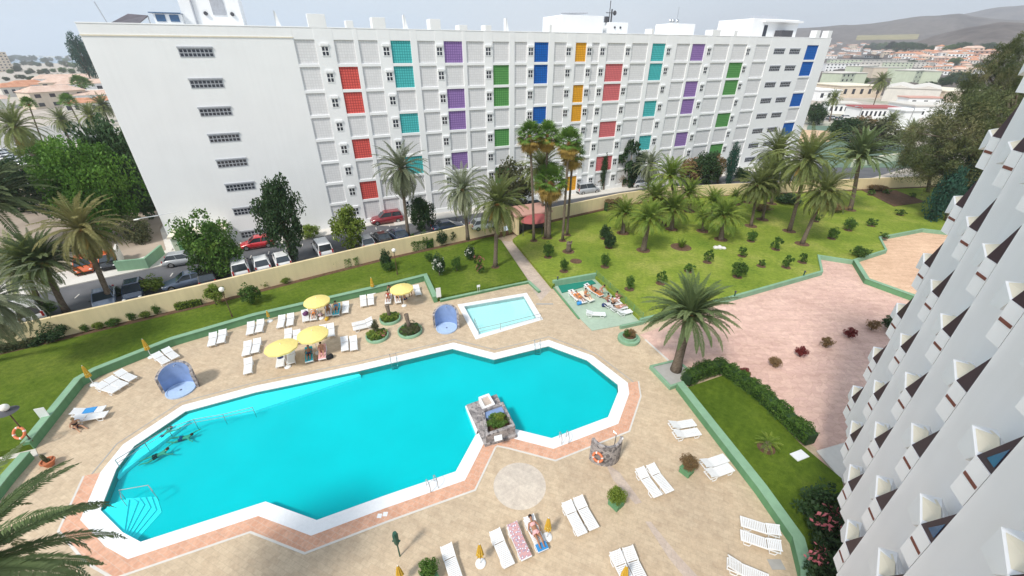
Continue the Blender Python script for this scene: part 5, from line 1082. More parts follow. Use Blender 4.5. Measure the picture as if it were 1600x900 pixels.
obj('stone_wall', mb, 'stone_wall', o); obj('shower_pipe', MB().tube([(.5, .2, 0), (.5, .2, 2.4), (.35, .35, 2.45)], .035, 8), 'chrome', o); obj('shower_pipe', MB().tube([(.82, .3, 1.0), (.95, .2, 2.0)], .05, 8), 'plastic_white', o)
obj('notice', MB().box(-.82, -.52, -.21, -.18, 1.15, 1.3, Matrix.Rotation(radians(-18), 4, 'Z')), 'plastic_white', o)
def torus(R0, r0, n=24, m=8):
    mb = MB(); vs = []; 
    for i in range(n):
        for j in range(m): a, c = 2*pi*i/n, 2*pi*j/m; vs.append(((R0+r0*cos(c))*cos(a), (R0+r0*cos(c))*sin(a), r0*sin(c)))
    return mb.add(vs, [(i*m+j, ((i+1) % n)*m+j, ((i+1) % n)*m+(j+1) % m, i*m+(j+1) % m) for i in range(n) for j in range(m)])
def lifebuoy(loc, rot, label, R0=.3):
    t = obj('life_ring', torus(R0, .075), 'lifebuoy', smooth=True); t.location = loc; t.rotation_euler = rot; tag(t, label, 'life ring')
    for k in range(4):
        a = pi/2*k+.4; m2 = MB(); seg = torus(R0, .08, 40, 8); vs = []; 
        for i in range(5):
            for j in range(8): aa = a+(i-2)*.07; c = 2*pi*j/8; vs.append(((R0+.082*cos(c))*cos(aa), (R0+.082*cos(c))*sin(aa), .082*sin(c)))
        m2.add(vs, [(i*8+j, (i+1)*8+j, (i+1)*8+(j+1) % 8, i*8+(j+1) % 8) for i in range(4) for j in range(8)]); obj('band', m2, 'lifebuoy_white', t)
lifebuoy((b.x-.62, b.y-.38, .95), (radians(78), 0, radians(-35)), 'red and white life ring hanging on the curved stone shower wall')
# green pole shower near the bottom
b = P(625, 869, 0); o = thing('pole_shower', 'dark green free-standing pole shower in front of the pool', 'shower', b); obj('pole', MB().tube([(0, 0, 0), (0, 0, 1.15)], .04, 8), 'post_green', o); obj('column', MB().tube([(0, 0, 1.0), (0, 0, 1.25), (0, 0, 1.9), (0, 0, 2.1)], [.05, .13, .15, .10], 10), 'post_green', o); obj('shower_head', MB().tube([(0, 0, 2.05), (0, -.22, 2.12), (0, -.25, 2.05)], .03, 8), 'post_green', o); obj('valve', MB().tube([(-.2, 0, 1.4), (.2, 0, 1.4)], .05, 8), 'post_green', o)
# stone planter island in the pool
t = thing('planter_island', 'stone planter island with leafy plants jutting into the pool', 'planter', (0, 0, 0)); qs = PL([(733, 636), (776, 622), (806, 671), (806, 686), (760, 698)], 0)
cm_ = sum(qs, Vector())/5; t.location = cm_; loc_ = [q-cm_ for q in qs]
obj('plinth', MB().slab(PL_ := [q-cm_ for q in PL([(729, 636), (776, 619), (808, 684), (758, 699)], 0)], -.7, .22), 'stone_wall', t)
ou = [q-cm_ for q in PL([(753, 653), (786, 641), (805, 679), (760, 695)], .1)]; inn = [ou[i].lerp(sum(ou, Vector())/4, .2) for i in range(4)]
mb = MB().slab(ou, .2, .95, [inn]); obj('stone_box', mb, 'stone_wall', t)
obj('soil', MB().slab(inn, .3, .6), 'soil', t); obj('blue_basin', MB().slab([inn[0], inn[1], inn[1].lerp(inn[2], .3), inn[0].lerp(inn[3], .3)], .6, .8), 'shell_blue', t)
pc = sum(inn, Vector())/4+(inn[3]-inn[0])*.15; inst('plants', ME['shrub'][0], t, (pc.x, pc.y, 1.0), (.85, .85, .38)); inst('plants', ME['shrub_lime'][0], t, (pc.x+.15, pc.y+.1, 1.25), (.4, .4, .25))
ob = [q-cm_ for q in PL([(748, 629), (764, 623), (774, 640), (757, 647)], .2)]; ib = [ob[i].lerp(sum(ob, Vector())/4, .3) for i in range(4)]
obj('white_chute', MB().slab(ob, .2, .75, [ib]), 'plastic_white', t); obj('chute_bed', MB().slab(ib, .2, .6), 'walk_paving', t)
pn_ = [q-cm_ for q in PL([(772, 682), (784, 679), (785, 687), (773, 690)], .97)]; obj('plaque', MB().slab(pn_, .95, .99), 'plastic_white', t)
obj('white_edge', MB().slab([q-cm_ for q in PL([(727, 636), (731, 634), (747, 672), (744, 680)], 0)], -.7, .10), 'plastic_white', t)
# round planters with dead palm stumps, square bush planters, octagonal tub
def round_planter(c, r, label, stump, kind, extra=None, lean=0):
    b = P(*c, 0); o = thing('round_planter', label, 'planter', b, 0, 'round green planters'); obj('rim', MB().lathe([(r, -.02), (r*1.03, .30), (r*.9, .32), (r*.88, .2)], 28), 'green_pale', o, smooth=True); obj('soil', MB().lathe([(r*.9, .2), (.01, .24)], 20), 'soil', o)
    inst('plants', ME[kind][0], o, (0, 0, .42), (r*.98, r*.98, .40), .3); inst('plants', ME['shrub'][1], o, (0, 0, .36), (r*.95, r*.95, .30), 2); 
    if extra: inst('blossom', pick(extra), o, (r*.3, 0, .42), (r*.55, r*.7, .28))
    if stump: obj('dead_palm_trunk', MB().tube([(0, 0, .1), (lean*.4, 0, stump*.5), (lean, 0, stump)], [.2, .17, .22], 10), 'bark_palm', o, smooth=True)
    return o
o = round_planter((590, 527), 1.02, 'round planter of red and yellow flowers with a leafy shrub stem, nearest the pool', 0, 'shrub_lime', 'pinkflowers'); inst('bush', ME['olive'][0], o, (-.1, .1, 1.25), (.38, .38, .55)); obj('stem', MB().tube([(-.05, 0, .2), (-.1, .1, 1.2)], .07, 6), 'bark_tree', o)
round_planter((610, 500), 1.0, 'round flower planter with a dead palm stump in front of the crowd', 1.75, 'shrub_lime', None, -.1); round_planter((641, 519), 1.12, 'round flower planter with a thin dead palm stump nearest the blue shell', 2.0, 'olive', None, -.15)
b = P(982, 531, 0); o = thing('round_planter', 'two-tier round green planter with a rusty bush below the sunken terrace', 'planter', b, 0, 'round green planters'); obj('lower_ring', MB().lathe([(1.0, -.02), (1.0, .28), (.7, .30)], 28), 'green_pale', o); obj('upper_ring', MB().lathe([(.72, .28), (.72, .5), (.6, .5), (.58, .4)], 28), 'green_pale', o); obj('soil', MB().lathe([(.6, .42), (.01, .46)], 16), 'soil', o)
inst('bush', ME['shrub'][0], o, (-.2, 0, .75), (.4, .5, .4)); inst('bush', ME['shrub_brown'][0], o, (.2, -.05, .8), (.42, .5, .42))
for (x, y, k, lab) in [(1072, 738, 'shrub_brown', 'square green planter with a rusty brown bush next to the long green wall'), (962, 789, 'shrub_lime', 'square green planter with a yellow-green bush in the middle of the deck'), (672, 905, 'shrub', 'square planter with a green bush cut by the bottom edge')]:
    b = P(x, y, 0); o = thing('bush_planter', lab, 'planter', b, radians(38), 'square bush planters'); obj('box', MB().box(-.33, .33, -.33, .33, 0, .4).box(-.36, .36, -.36, .36, .4, .44), 'green_paint', o, bevel=.01)
    bm_ = crown_mesh('bush_leaves', {'shrub_brown': 'leaf_brown', 'shrub_lime': 'leaf_lime', 'shrub': 'leaf_green'}[k], 60, 5200, .06, x, hollow=0); inst('bush', bm_, o, (0, 0, .92), (.60, .60, .56)); obj('stems', MB().tube([(0, 0, .4), (0, 0, .9)], .04, 6), 'bark_tree', o)
hp = PL([(1014, 576), (1056, 566), (1092, 594), (1046, 610)], 0); t = thing('palm_planter', 'square green-edged planter with gravel round the large dark palm', 'planter', hp[0]); q0 = [q-hp[0] for q in hp]; cc = sum(q0, Vector())/4; qi = [q.lerp(cc, .14) for q in q0]
obj('kerb', MB().slab(q0, -.02, .36, [qi]), 'green_pale', t, bevel=.015); obj('gravel', MB().slab(qi, -.02, .28), 'concrete', t)
b = P(79, 727, 0); t = thing('flower_pot', 'terracotta pot with a small cactus near the left garden path', 'plant pot', b); obj('pot', MB().lathe([(.2, 0), (.34, .36), (.38, .36), (.38, .44), (.31, .44), (.28, .36), (.01, .34)], 20), 'terracotta', t); obj('cactus', MB().tube([(0, 0, .3), (-.06, 0, .6), (-.1, 0, .9), (-.1, 0, 1.0)], [.09, .12, .1, .03], 8).tube([(.05, .05, .3), (.15, .05, .6)], [.06, .04], 6), 'leaf_olive', t)
# bollards, lamps, signs
for (x, y, lab, z) in [(871, 441, 'dark green bollard light at the corner of the sunken terrace', .42), (1147, 464, 'dark bollard light on the lawn edge by the pink terrace', .42), (1255, 432, 'dark bollard light near the corner of the right lawn', .42)]:
    o = thing('bollard_light', lab, 'bollard', P(x, y, z), 0, 'bollard lights on the lawn'); obj('post', MB().tube([(0, 0, 0), (0, 0, .6)], .07, 8), 'post_green', o); obj('lamp_head', MB().tube([(0, 0, .6), (0, 0, .72), (0, 0, .75)], [.1, .1, .04], 10), 'metal_dark', o)
def lamp(px, z, h, label, post='post_brown'):
    o = thing('street_lamp', label, 'lamp', P(*px, z)); obj('post', MB().tube([(0, 0, 0), (0, 0, .3), (0, 0, .31), (0, 0, h)], [.07, .07, .04, .035], 8), post, o); obj('lamp_globe', MB().ell((0, 0, h+.2), (.24, .24, .24), 16, 10), 'globe', o, smooth=True); obj('lamp_cap', MB().lathe([(.13, h), (.1, h-.08)], 12), 'metal_dark', o); return o
lamp((363, 495), .48, 2.9, 'brown lamp post with square white head beside the young tree on the left lawn'); lamp((621, 429), .48, 2.9, 'white globe lamp on a dark post on the left lawn in front of the hedge')
o = lamp((50, 690), .48, 2.9, 'globe lamp on a dark post carrying the orange ring at the left edge'); obj('skirt_disc', MB().lathe([(.55, 2.75), (.05, 2.9)], 18), 'metal_dark', o)
p_ = P(50, 690, .48); lifebuoy((p_.x-.12, p_.y-.16, p_.z+1.0), (radians(60), 0, 0), 'orange life ring hung on the lamp post at the left lawn edge', .36)
for px, z, s, lab in [((73, 655), .48, (.55, .9), 'white notice board leaning on the left lawn behind the green wall'), ((686, 466), .5, (.5, 1.1), 'white board standing at the inner corner of the green wall'), ((748, 456), .48, (.35, .25), 'small white sign on a short stake on the lawn by the small pool'), ((1249, 712), .3, (1.0, .6), 'flat white slab lying on the low lawn by the hedge end')]:
    p = P(*px, z); o = thing('sign' if px[0] != 1249 else 'paving_slab', lab, 'sign' if px[0] != 1249 else 'slab', p, radians(20))
    if px[0] == 1249: obj('slab', MB().box(-s[0]/2, s[0]/2, -s[1]/2, s[1]/2, 0, .06), 'plastic_white', o); continue
    hb = .6 if px[0] == 748 else .15; obj('board', MB().box(-s[0]/2, s[0]/2, -.02, .02, hb, hb+s[1]), 'plastic_white', o)
    for k in (-1, 1): obj('leg', MB().box(k*s[0]*.3-.02, k*s[0]*.3+.02, -.015, .015, 0, hb), 'steel', o)
# notice tiles in the border, manhole
for x in (593, 602): tag(obj('depth_tile', MB().box(-.13, .13, -.13, .13, 0, .008), 'plastic_white', loc=P(x, 806-(x-593)*.3, .02)), 'small white depth tile set in the terracotta border, '+('left' if x == 593 else 'right')+' one of two', 'tile')
tag(obj('manhole_cover', MB().box(-.35, .35, -.25, .25, 0, .012), 'concrete', loc=P(1213, 882, .005)), 'grey manhole cover in the deck near the lower right lounger', 'manhole cover'); tag(obj('drain_grate', MB().box(-.9, .9, -.12, .12, 0, .012), 'concrete', loc=P(851, 475, .013)), 'dark drain strip in the paved walkway beside the small pool', 'drain')
# ladders and hand rails
def ladder(px, toward, label):
    b = P(*px, 0); q = P(*toward, 0); d = (q-b).normalized(); o = thing('pool_ladder', label, 'ladder', b, math.atan2(d.y, d.x), 'steel pool ladders')
    for s in (-.25, .25): obj('rail', MB().tube([(-.45, s, 0), (-.45, s, .55), (-.3, s, .78), (-.05, s, .8), (.12, s, .6), (.15, s, -.7)], .024, 8), 'chrome', o)
    for z in (-.25, -.55): obj('rung', MB().box(.1, .2, -.25, .25, z, z+.03), 'chrome', o)
ladder((616, 567), (618, 580), 'steel ladder on the far side of the pool below the round planters'); ladder((840, 545), (842, 556), 'steel ladder at the top of the right pool lobe'); ladder((674, 758), (668, 748), 'steel ladder on the near side of the pool'); ladder((880, 686), (876, 675), 'steel ladder at the bottom of the right pool lobe')
def rail(name, pts, z0, z1, label, mid=True, posts=None):
    q = [P(x, y, 0) for x, y in pts]; o = thing(name, label, 'handrail', q[0]); r = [p-q[0] for p in q]
    obj('top_rail', MB().tube([p+Vector((0, 0, z1)) for p in r], .024, 8), 'chrome', o)
    if mid: obj('mid_rail', MB().tube([p+Vector((0, 0, (z1+max(z0, 0))/2)) for p in r], .018, 8), 'chrome', o)
    for p in (r if posts is None else [r[i] for i in posts]): obj('post', MB().tube([p+Vector((0, 0, z0)), p+Vector((0, 0, z1))], .024, 8), 'chrome', o)
rail('handrail', [(186, 728), (231, 700), (267, 678), (307, 664), (352, 656), (398, 645)], -.45, .55, 'long steel handrail in the shallow lane on the left side of the big pool')
rail('handrail', [(197, 789), (193, 776), (238, 768), (245, 777)], -.3, .6, 'bent steel handrail over the corner steps of the big pool', False)
rail('handrail', [(742, 508), (748, 524), (782, 516), (845, 500)], 0, .75, 'low steel guard rail along the near side of the small pool')
# ================================================================== PEOPLE
def limb_hand(mb, wrist, hand, palm_r=.035):
    wrist, hand = Vector(wrist), Vector(hand); d = (hand-wrist).normalized(); s = d.orthogonal().normalized(); q = d.cross(s)
    for k in range(4):
        o = hand+s*(k-1.5)*.021; L_ = (.075, .085, .08, .062)[k]; mb.tube([o-d*.03, o+d*L_*.55+q*.01, o+d*L_+q*.03], [.0105, .010, .0075], 5)
    mb.tube([wrist.lerp(hand, .4)+s*.03, hand.lerp(wrist, .1)+s*.062, hand+d*.03+s*.07+q*.015], [.013, .012, .009], 5)
def body_mesh(name, J, fem=False):
    order = ['pelvis', 'belly', 'chest', 'neck', 'head0', 'head1']; V = []; E = []; Rr = []; idx = {}
    def add(k, p, r, par=None):
        idx[k] = len(V); V.append(p); Rr.append(r)
        if par: E.append((idx[par], idx[k]))
    p = {k: Vector(v) for k, v in J.items()}
    add('pelvis', p['pelvis'], (.155, .11)); add('belly', p['pelvis'].lerp(p['chest'], .5), (.125, .095), 'pelvis'); add('chest', p['chest'], (.165, .115), 'belly')
    add('neck', p['neck'], (.058, .055), 'chest'); add('head0', p['neck'].lerp(p['head'], .55), (.07, .078), 'neck'); add('head', p['head'], (.085, .098), 'head0'); add('headt', p['head']+(p['head']-p['neck']).normalized()*.07, (.06, .07), 'head')
    for s in 'LR':
        add('sh'+s, p['sh'+s], (.062, .058), 'chest'); add('ua'+s, p['sh'+s].lerp(p['el'+s], .5), (.048, .046), 'sh'+s); add('el'+s, p['el'+s], (.038, .038), 'ua'+s); add('wr'+s, p['el'+s].lerp(p['ha'+s], .85), (.027, .024), 'el'+s); add('ha'+s, p['ha'+s], (.036, .018), 'wr'+s)
        add('hi'+s, p['hi'+s], (.095, .09), 'pelvis'); add('th'+s, p['hi'+s].lerp(p['kn'+s], .5), (.078, .076), 'hi'+s); add('kn'+s, p['kn'+s], (.056, .056), 'th'+s); add('ca'+s, p['kn'+s].lerp(p['an'+s], .35), (.056, .054), 'kn'+s); add('an'+s, p['an'+s], (.036, .036), 'ca'+s); add('to'+s, p['to'+s], (.042, .025), 'an'+s)
    me = bpy.data.meshes.new(name); me.from_pydata(V, E, []); o = bpy.data.objects.new(name, me); COL.objects.link(o)
    sk = o.modifiers.new('skin', 'SKIN'); sk.use_smooth_shade = True
    if not me.skin_vertices: me.skin_vertices.new() if hasattr(me.skin_vertices, 'new') else None
    for i, r in enumerate(Rr): me.skin_vertices[0].data[i].radius = r; me.skin_vertices[0].data[i].use_root = (i == 0)
    su = o.modifiers.new('sub', 'SUBSURF'); su.levels = 1; su.render_levels = 1
    dg = bpy.context.evaluated_depsgraph_get(); out = bpy.data.meshes.new_from_object(o.evaluated_get(dg)); bpy.data.objects.remove(o)
    mb = MB(); mb.v = [tuple(v.co) for v in out.vertices]; mb.f = [tuple(f.vertices) for f in out.polygons]
    for s in 'LR': limb_hand(mb, p['el'+s].lerp(p['ha'+s], .85), p['ha'+s])
    up = (p['head']-p['neck']).normalized(); fr = Vector(J.get('face', (1, 0, 0))).normalized(); sd = up.cross(fr).normalized()
    mb.ell(p['head']+fr*.098, (.016, .016, .02), 6, 5)
    for s in (-1, 1): mb.ell(p['head']+sd*s*.088, (.012, .02, .03), 6, 5)
    m2 = bpy.data.meshes.new(name); m2.from_pydata(mb.v, [], mb.f); m2.polygons.foreach_set('use_smooth', [True]*len(m2.polygons)); bpy.data.meshes.remove(out); return m2
def mir(d): 
    o = {}
    for k, v in d.items():
        if k in ('sh', 'el', 'ha', 'hi', 'kn', 'an', 'to'): o[k+'L'] = v; o[k+'R'] = (v[0], -v[1], v[2])
        else: o[k] = v
    return o
POSES = {
 'recline': mir(dict(pelvis=(.02, 0, .45), chest=(.40, 0, .56), neck=(.58, 0, .66), head=(.72, 0, .76), sh=(.50, .18, .60), el=(.27, .31, .47), ha=(.02, .26, .46), hi=(-.05, .10, .44), kn=(-.42, .12, .56), an=(-.82, .11, .39), to=(-.90, .12, .50), face=(-.6, 0, .8))),
 'sit': mir(dict(pelvis=(.1, 0, .45), chest=(.18, 0, .84), neck=(.19, 0, 1.03), head=(.16, 0, 1.19), sh=(.19, .18, .97), el=(.02, .29, .74), ha=(-.20, .17, .70), hi=(.02, .10, .44), kn=(-.34, .15, .72), an=(-.62, .12, .40), to=(-.76, .13, .38), face=(-1, 0, -.1))),
 'prone': mir(dict(pelvis=(-.02, 0, .43), chest=(.38, 0, .42), neck=(.58, 0, .45), head=(.72, 0, .46), sh=(.50, .18, .42), el=(.70, .33, .40), ha=(.86, .15, .40), hi=(-.1, .10, .42), kn=(-.5, .11, .40), an=(-.90, .10, .41), to=(-1.02, .11, .36), face=(0, .3, -1))),
 'swim': mir(dict(pelvis=(0, 0, -.22), chest=(.38, 0, -.17), neck=(.56, 0, -.10), head=(.68, 0, 0.0), sh=(.48, .18, -.15), el=(.68, .40, -.14), ha=(.90, .52, -.13), hi=(-.08, .1, -.24), kn=(-.45, .24, -.30), an=(-.8, .16, -.26), to=(-.95, .2, -.28), face=(1, 0, .1))),
 'ground': dict(pelvis=(0, 0, .13), chest=(.12, 0, .50), neck=(.15, 0, .68), head=(.18, .02, .84), shL=(.13, .18, .62), shR=(.13, -.18, .62), elL=(.0, .34, .42), elR=(.22, -.34, .42), haL=(-.2, .38, .18), haR=(.42, -.2, .36), hiL=(.04, .1, .12), hiR=(.04, -.1, .12), knL=(.48, .14, .22), knR=(.42, -.16, .44), anL=(.88, .16, .08), anR=(.62, -.18, .08), toL=(.98, .18, .15), toR=(.8, -.2, .06), face=(1, -.1, 0)),
 'bend': dict(pelvis=(0, 0, .88), chest=(.22, 0, 1.22), neck=(.34, 0, 1.36), head=(.45, 0, 1.46), shL=(.26, .18, 1.30), shR=(.26, -.18, 1.30), elL=(.42, .24, 1.05), elR=(.40, -.24, 1.05), haL=(.62, .2, .92), haR=(.6, -.16, .90), hiL=(0, .1, .86), hiR=(0, -.1, .86), knL=(.1, .13, .46), knR=(-.02, -.12, .46), anL=(.02, .13, .07), anR=(-.1, -.12, .07), toL=(.18, .14, .03), toR=(.06, -.13, .03), face=(.8, 0, -.5)),
}
PM = {k: body_mesh('person_body', v) for k, v in POSES.items()}
def person(px, z, rz, pose, label, skin='skin', hair='hair_dark', wear='cloth_black', wear2=None, pos=None):
    b = pos if pos is not None else P(*px, z); o = thing('person', label, 'person', (b.x, b.y, z), rz, 'bathers round the pools'); me = PM[pose].copy(); me.materials.clear(); me.materials.append(M[skin])
    bo = bpy.data.objects.new('body', me); COL.objects.link(bo); bo.parent = o
    J = {k: Vector(v) for k, v in POSES[pose].items()}; h = J['head']; up = (J['head']-J['neck']).normalized(); fr = J['face'].normalized()
    obj('hair', MB().ell((0, 0, 0), (.105, .105, .10), 12, 8), hair, o, smooth=True).location = h+up*.035-fr*.028
    d = (J['chest']-J['pelvis']).normalized(); c = J['pelvis']; mb = MB(); mb.tube([c-d*.09, c, c+d*.08], [.15, .172, .15], 14, cap=False)
    for s in 'LR': mb.tube([J['hi'+s].lerp(J['kn'+s], -.05), J['hi'+s].lerp(J['kn'+s], .32)], [.112, .10], 12, cap=False)
    obj('swimwear', mb, wear, o, smooth=True)
    if wear2: c = J['chest']; obj('top', MB().tube([c-d*.09, c, c+d*.07], [.14, .176, .165], 14, cap=False), wear2, o, smooth=True)
    return o
def near(px): p = P(*px, .3); return min(LOUNGERS, key=lambda q: (q[0]-p).length)
def on_lounger(px, pose, label, **k): p, rz = near(px); z = 0.06 if px[0] > 880 and px[1] < 500 else 0; return person(px, z, rz, pose, label, pos=Vector((p.x, p.y, 0)), **k)
def towel(px, mat, label, x0=-.9, x1=.93):
    p, rz = near(px); z = 0.06 if px[0] > 880 and px[1] < 500 else 0; w_ = .30; mb = MB(); xs_ = [x0, -.3, .3, x1]; zs_ = [.345, .345, .352, .352+(x1-.3)*.33]
    if x1 < .35: xs_ = [x0, x1]; zs_ = [.345, .35]
    vs = []; n = len(xs_)
    for x, zz in zip(xs_, zs_): vs += [(x, -w_, zz), (x, w_, zz+.004)]
    vs += [(a, b_, c_-.012) for a, b_, c_ in vs]; fs = []
    for i in range(n-1):
        a = 2*i; fs += [(a, a+2, a+3, a+1), (2*n+a, 2*n+a+1, 2*n+a+3, 2*n+a+2), (a, 2*n+a, 2*n+a+2, a+2), (a+1, a+3, 2*n+a+3, 2*n+a+1)]
    fs += [(0, 1, 2*n+1, 2*n), (2*n-2, 4*n-2, 4*n-1, 2*n-1)]
    mb.add(vs, fs); mb.box(x0-.012, x0, -w_, w_, .2, .348)
    o = obj('towel', mb, mat); o.location = (p.x, p.y, z+.012); o.rotation_euler = (0, 0, rz); tag(o, label, 'towel')
towel((483, 555), 'cloth_turquoise', 'turquoise towel under the left bather of the pair near the pool'); on_lounger((483, 555), 'recline', 'dark-haired bather reclining on a turquoise towel near the pool', wear='cloth_navy', skin='skin_tan')
towel((504, 551), 'cloth_pink', 'pink towel under the sitting bather near the black bag'); on_lounger((504, 551), 'sit', 'tanned bather sitting up on a pink towel beside the black bag', wear='cloth_pink')
on_lounger((490, 492), 'recline', 'bather reclining with orange swimwear left of the upper parasol pole', wear='cloth_orange', hair='hair_fair')
on_lounger((512, 486), 'sit', 'bather sitting upright right of the upper parasol pole', wear='parasol_gold', skin='skin_tan')
towel((526, 484), 'cloth_turquoise', 'bright turquoise towel on the lounger by the green wall'); on_lounger((526, 484), 'sit', 'dark-haired bather in blue sitting on the bright turquoise towel', wear='cloth_navy', wear2='cloth_blue')
on_lounger((607, 467), 'sit', 'left bather of the crowd under the upper right parasol, in red', wear='cloth_pink', wear2='car_red', skin='skin_tan'); on_lounger((621, 466), 'sit', 'middle bather of the crowd under the upper right parasol', wear='cloth_black')
person((612, 462), 0, radians(-90), 'bend', 'bather bending forward at the back of the crowd under the upper right parasol', wear='cloth_black', skin='skin_tan'); person((642, 463), 0, radians(150), 'bend', 'dark-haired bather bending over in the shade right of the parasol pole', wear='cloth_black', skin='skin_tan')
person((634, 468), 0, radians(180), 'ground', 'bather sitting on the ground under the upper right parasol', wear='cloth_navy')
on_lounger((837, 834), 'recline', 'tanned woman sunbathing on a near lounger beside a blue cloth', wear='cloth_pink', wear2='cloth_pink', skin='skin_tan')
towel((811, 846), 'towel_print', 'white towel with a dark flower print on the near lounger'); towel((837, 834), 'cloth_blue', 'blue cloth at the foot of the near sunbathing woman', -.93, -.55)
person((120, 668), 0, radians(-20), 'ground', 'man sitting on the ground with a black top beside two loungers', wear='cloth_navy', wear2='cloth_black', hair='hair_fair')
towel((140, 642), 'cloth_blue', 'blue towel on the lounger behind the man sitting on the ground', -.4, .3)
person((242, 709), 0, radians(35), 'swim', 'swimmer with arms spread in the left part of the big pool', wear='cloth_black'); person((283, 681), -.1, radians(10), 'swim', 'swimmer near the handrail, right of the one with arms spread', wear='cloth_navy'); person((252, 679), -.13, radians(70), 'swim', 'swimmer in the shallow lane left of the other swimmer at the handrail', wear='cloth_navy')
on_lounger((898, 462), 'prone', 'tanned bather lying face down on the leftmost lounger of the sunken terrace', wear='cloth_orange'); on_lounger((906, 466), 'recline', 'bather in orange reclining second from the left on the sunken terrace', wear='cloth_orange', wear2='cloth_orange', skin='skin_tan')
on_lounger((925, 451), 'prone', 'bather lying face down at the back corner of the sunken terrace', wear='cloth_black', skin='skin_tan'); towel((931, 456), 'cloth_orange', 'orange towel spread on a lounger of the sunken terrace'); towel((916, 464), 'cream_plaster', 'cream towel on the third lounger from the left of the sunken terrace')
on_lounger((958, 475), 'sit', 'bather sitting up third from the right on the sunken terrace', wear='cloth_black'); on_lounger((968, 481), 'recline', 'bather reclining next to the right end lounger of the sunken terrace', wear='cloth_pink'); on_lounger((965, 467), 'sit', 'bather in pink sitting closest to the mesh fence', wear='cloth_pink', wear2='cloth_pink', skin='skin_tan')
on_lounger((931, 456), 'recline', 'tanned bather reclining on the orange towel of the sunken terrace', wear='cloth_black', skin='skin_tan'); on_lounger((916, 464), 'sit', 'bather sitting up on the cream towel of the sunken terrace', wear='cloth_navy', wear2='cloth_orange')
person((951, 471), .06, radians(120), 'ground', 'bather sitting on the floor of the sunken terrace between the loungers', wear='cloth_purple', skin='skin_tan'); person((938, 462), .06, radians(-60), 'bend', 'bather bending over behind the loungers of the sunken terrace', wear='cloth_pink')
def bag(px, z, mat, label, s=1.0):
    o = thing('bag', label, 'bag', P(*px, z), R_.uniform(0, 3)); obj('bag_body', MB().tube([(-.22*s, 0, .15*s), (-.18*s, 0, .15*s), (.18*s, 0, .15*s), (.22*s, 0, .15*s)], [.08*s, .16*s, .16*s, .08*s], 12), mat, o, smooth=True); obj('handle', MB().tube([(-.12*s, 0, .26*s), (-.08*s, 0, .42*s), (.08*s, 0, .42*s), (.12*s, 0, .26*s)], .015*s, 6), mat, o)
bag((516, 560), 0, 'cloth_black', 'black bag on the deck right of the bather on the pink towel', 1.3); bag((497, 563), 0, 'post_brown', 'small brown bag between the two sunbathers near the pool', .9); bag((478, 492), .36, 'cloth_purple', 'purple bag lying on the left lounger by the upper parasol', 1.2)
bag((905, 476), .06, 'cloth_blue', 'teal-blue bag on the sunken terrace floor below the tan sunbathers', 1.2); bag((944, 479), .06, 'cloth_navy', 'navy blue bag on the sunken terrace floor between the two groups', 1.2); bag((501, 494), 0, 'towel_print', 'patterned bag under the upper parasol pole', 1.0); bag((511, 500), 0, 'parasol_gold', 'straw-coloured bag at the foot of the upright sitting bather', 1.0)
h_ = thing('sun_hat', 'round navy sun hat lying on the lounger under the lowest parasol', 'hat', P(438, 558, .37)); obj('brim', MB().lathe([(.24, 0), (.2, .02), (.1, .03)], 20), 'cloth_navy', h_); obj('hat_crown', MB().lathe([(.11, .03), (.1, .11), (.02, .14)], 16), 'cloth_navy', h_)
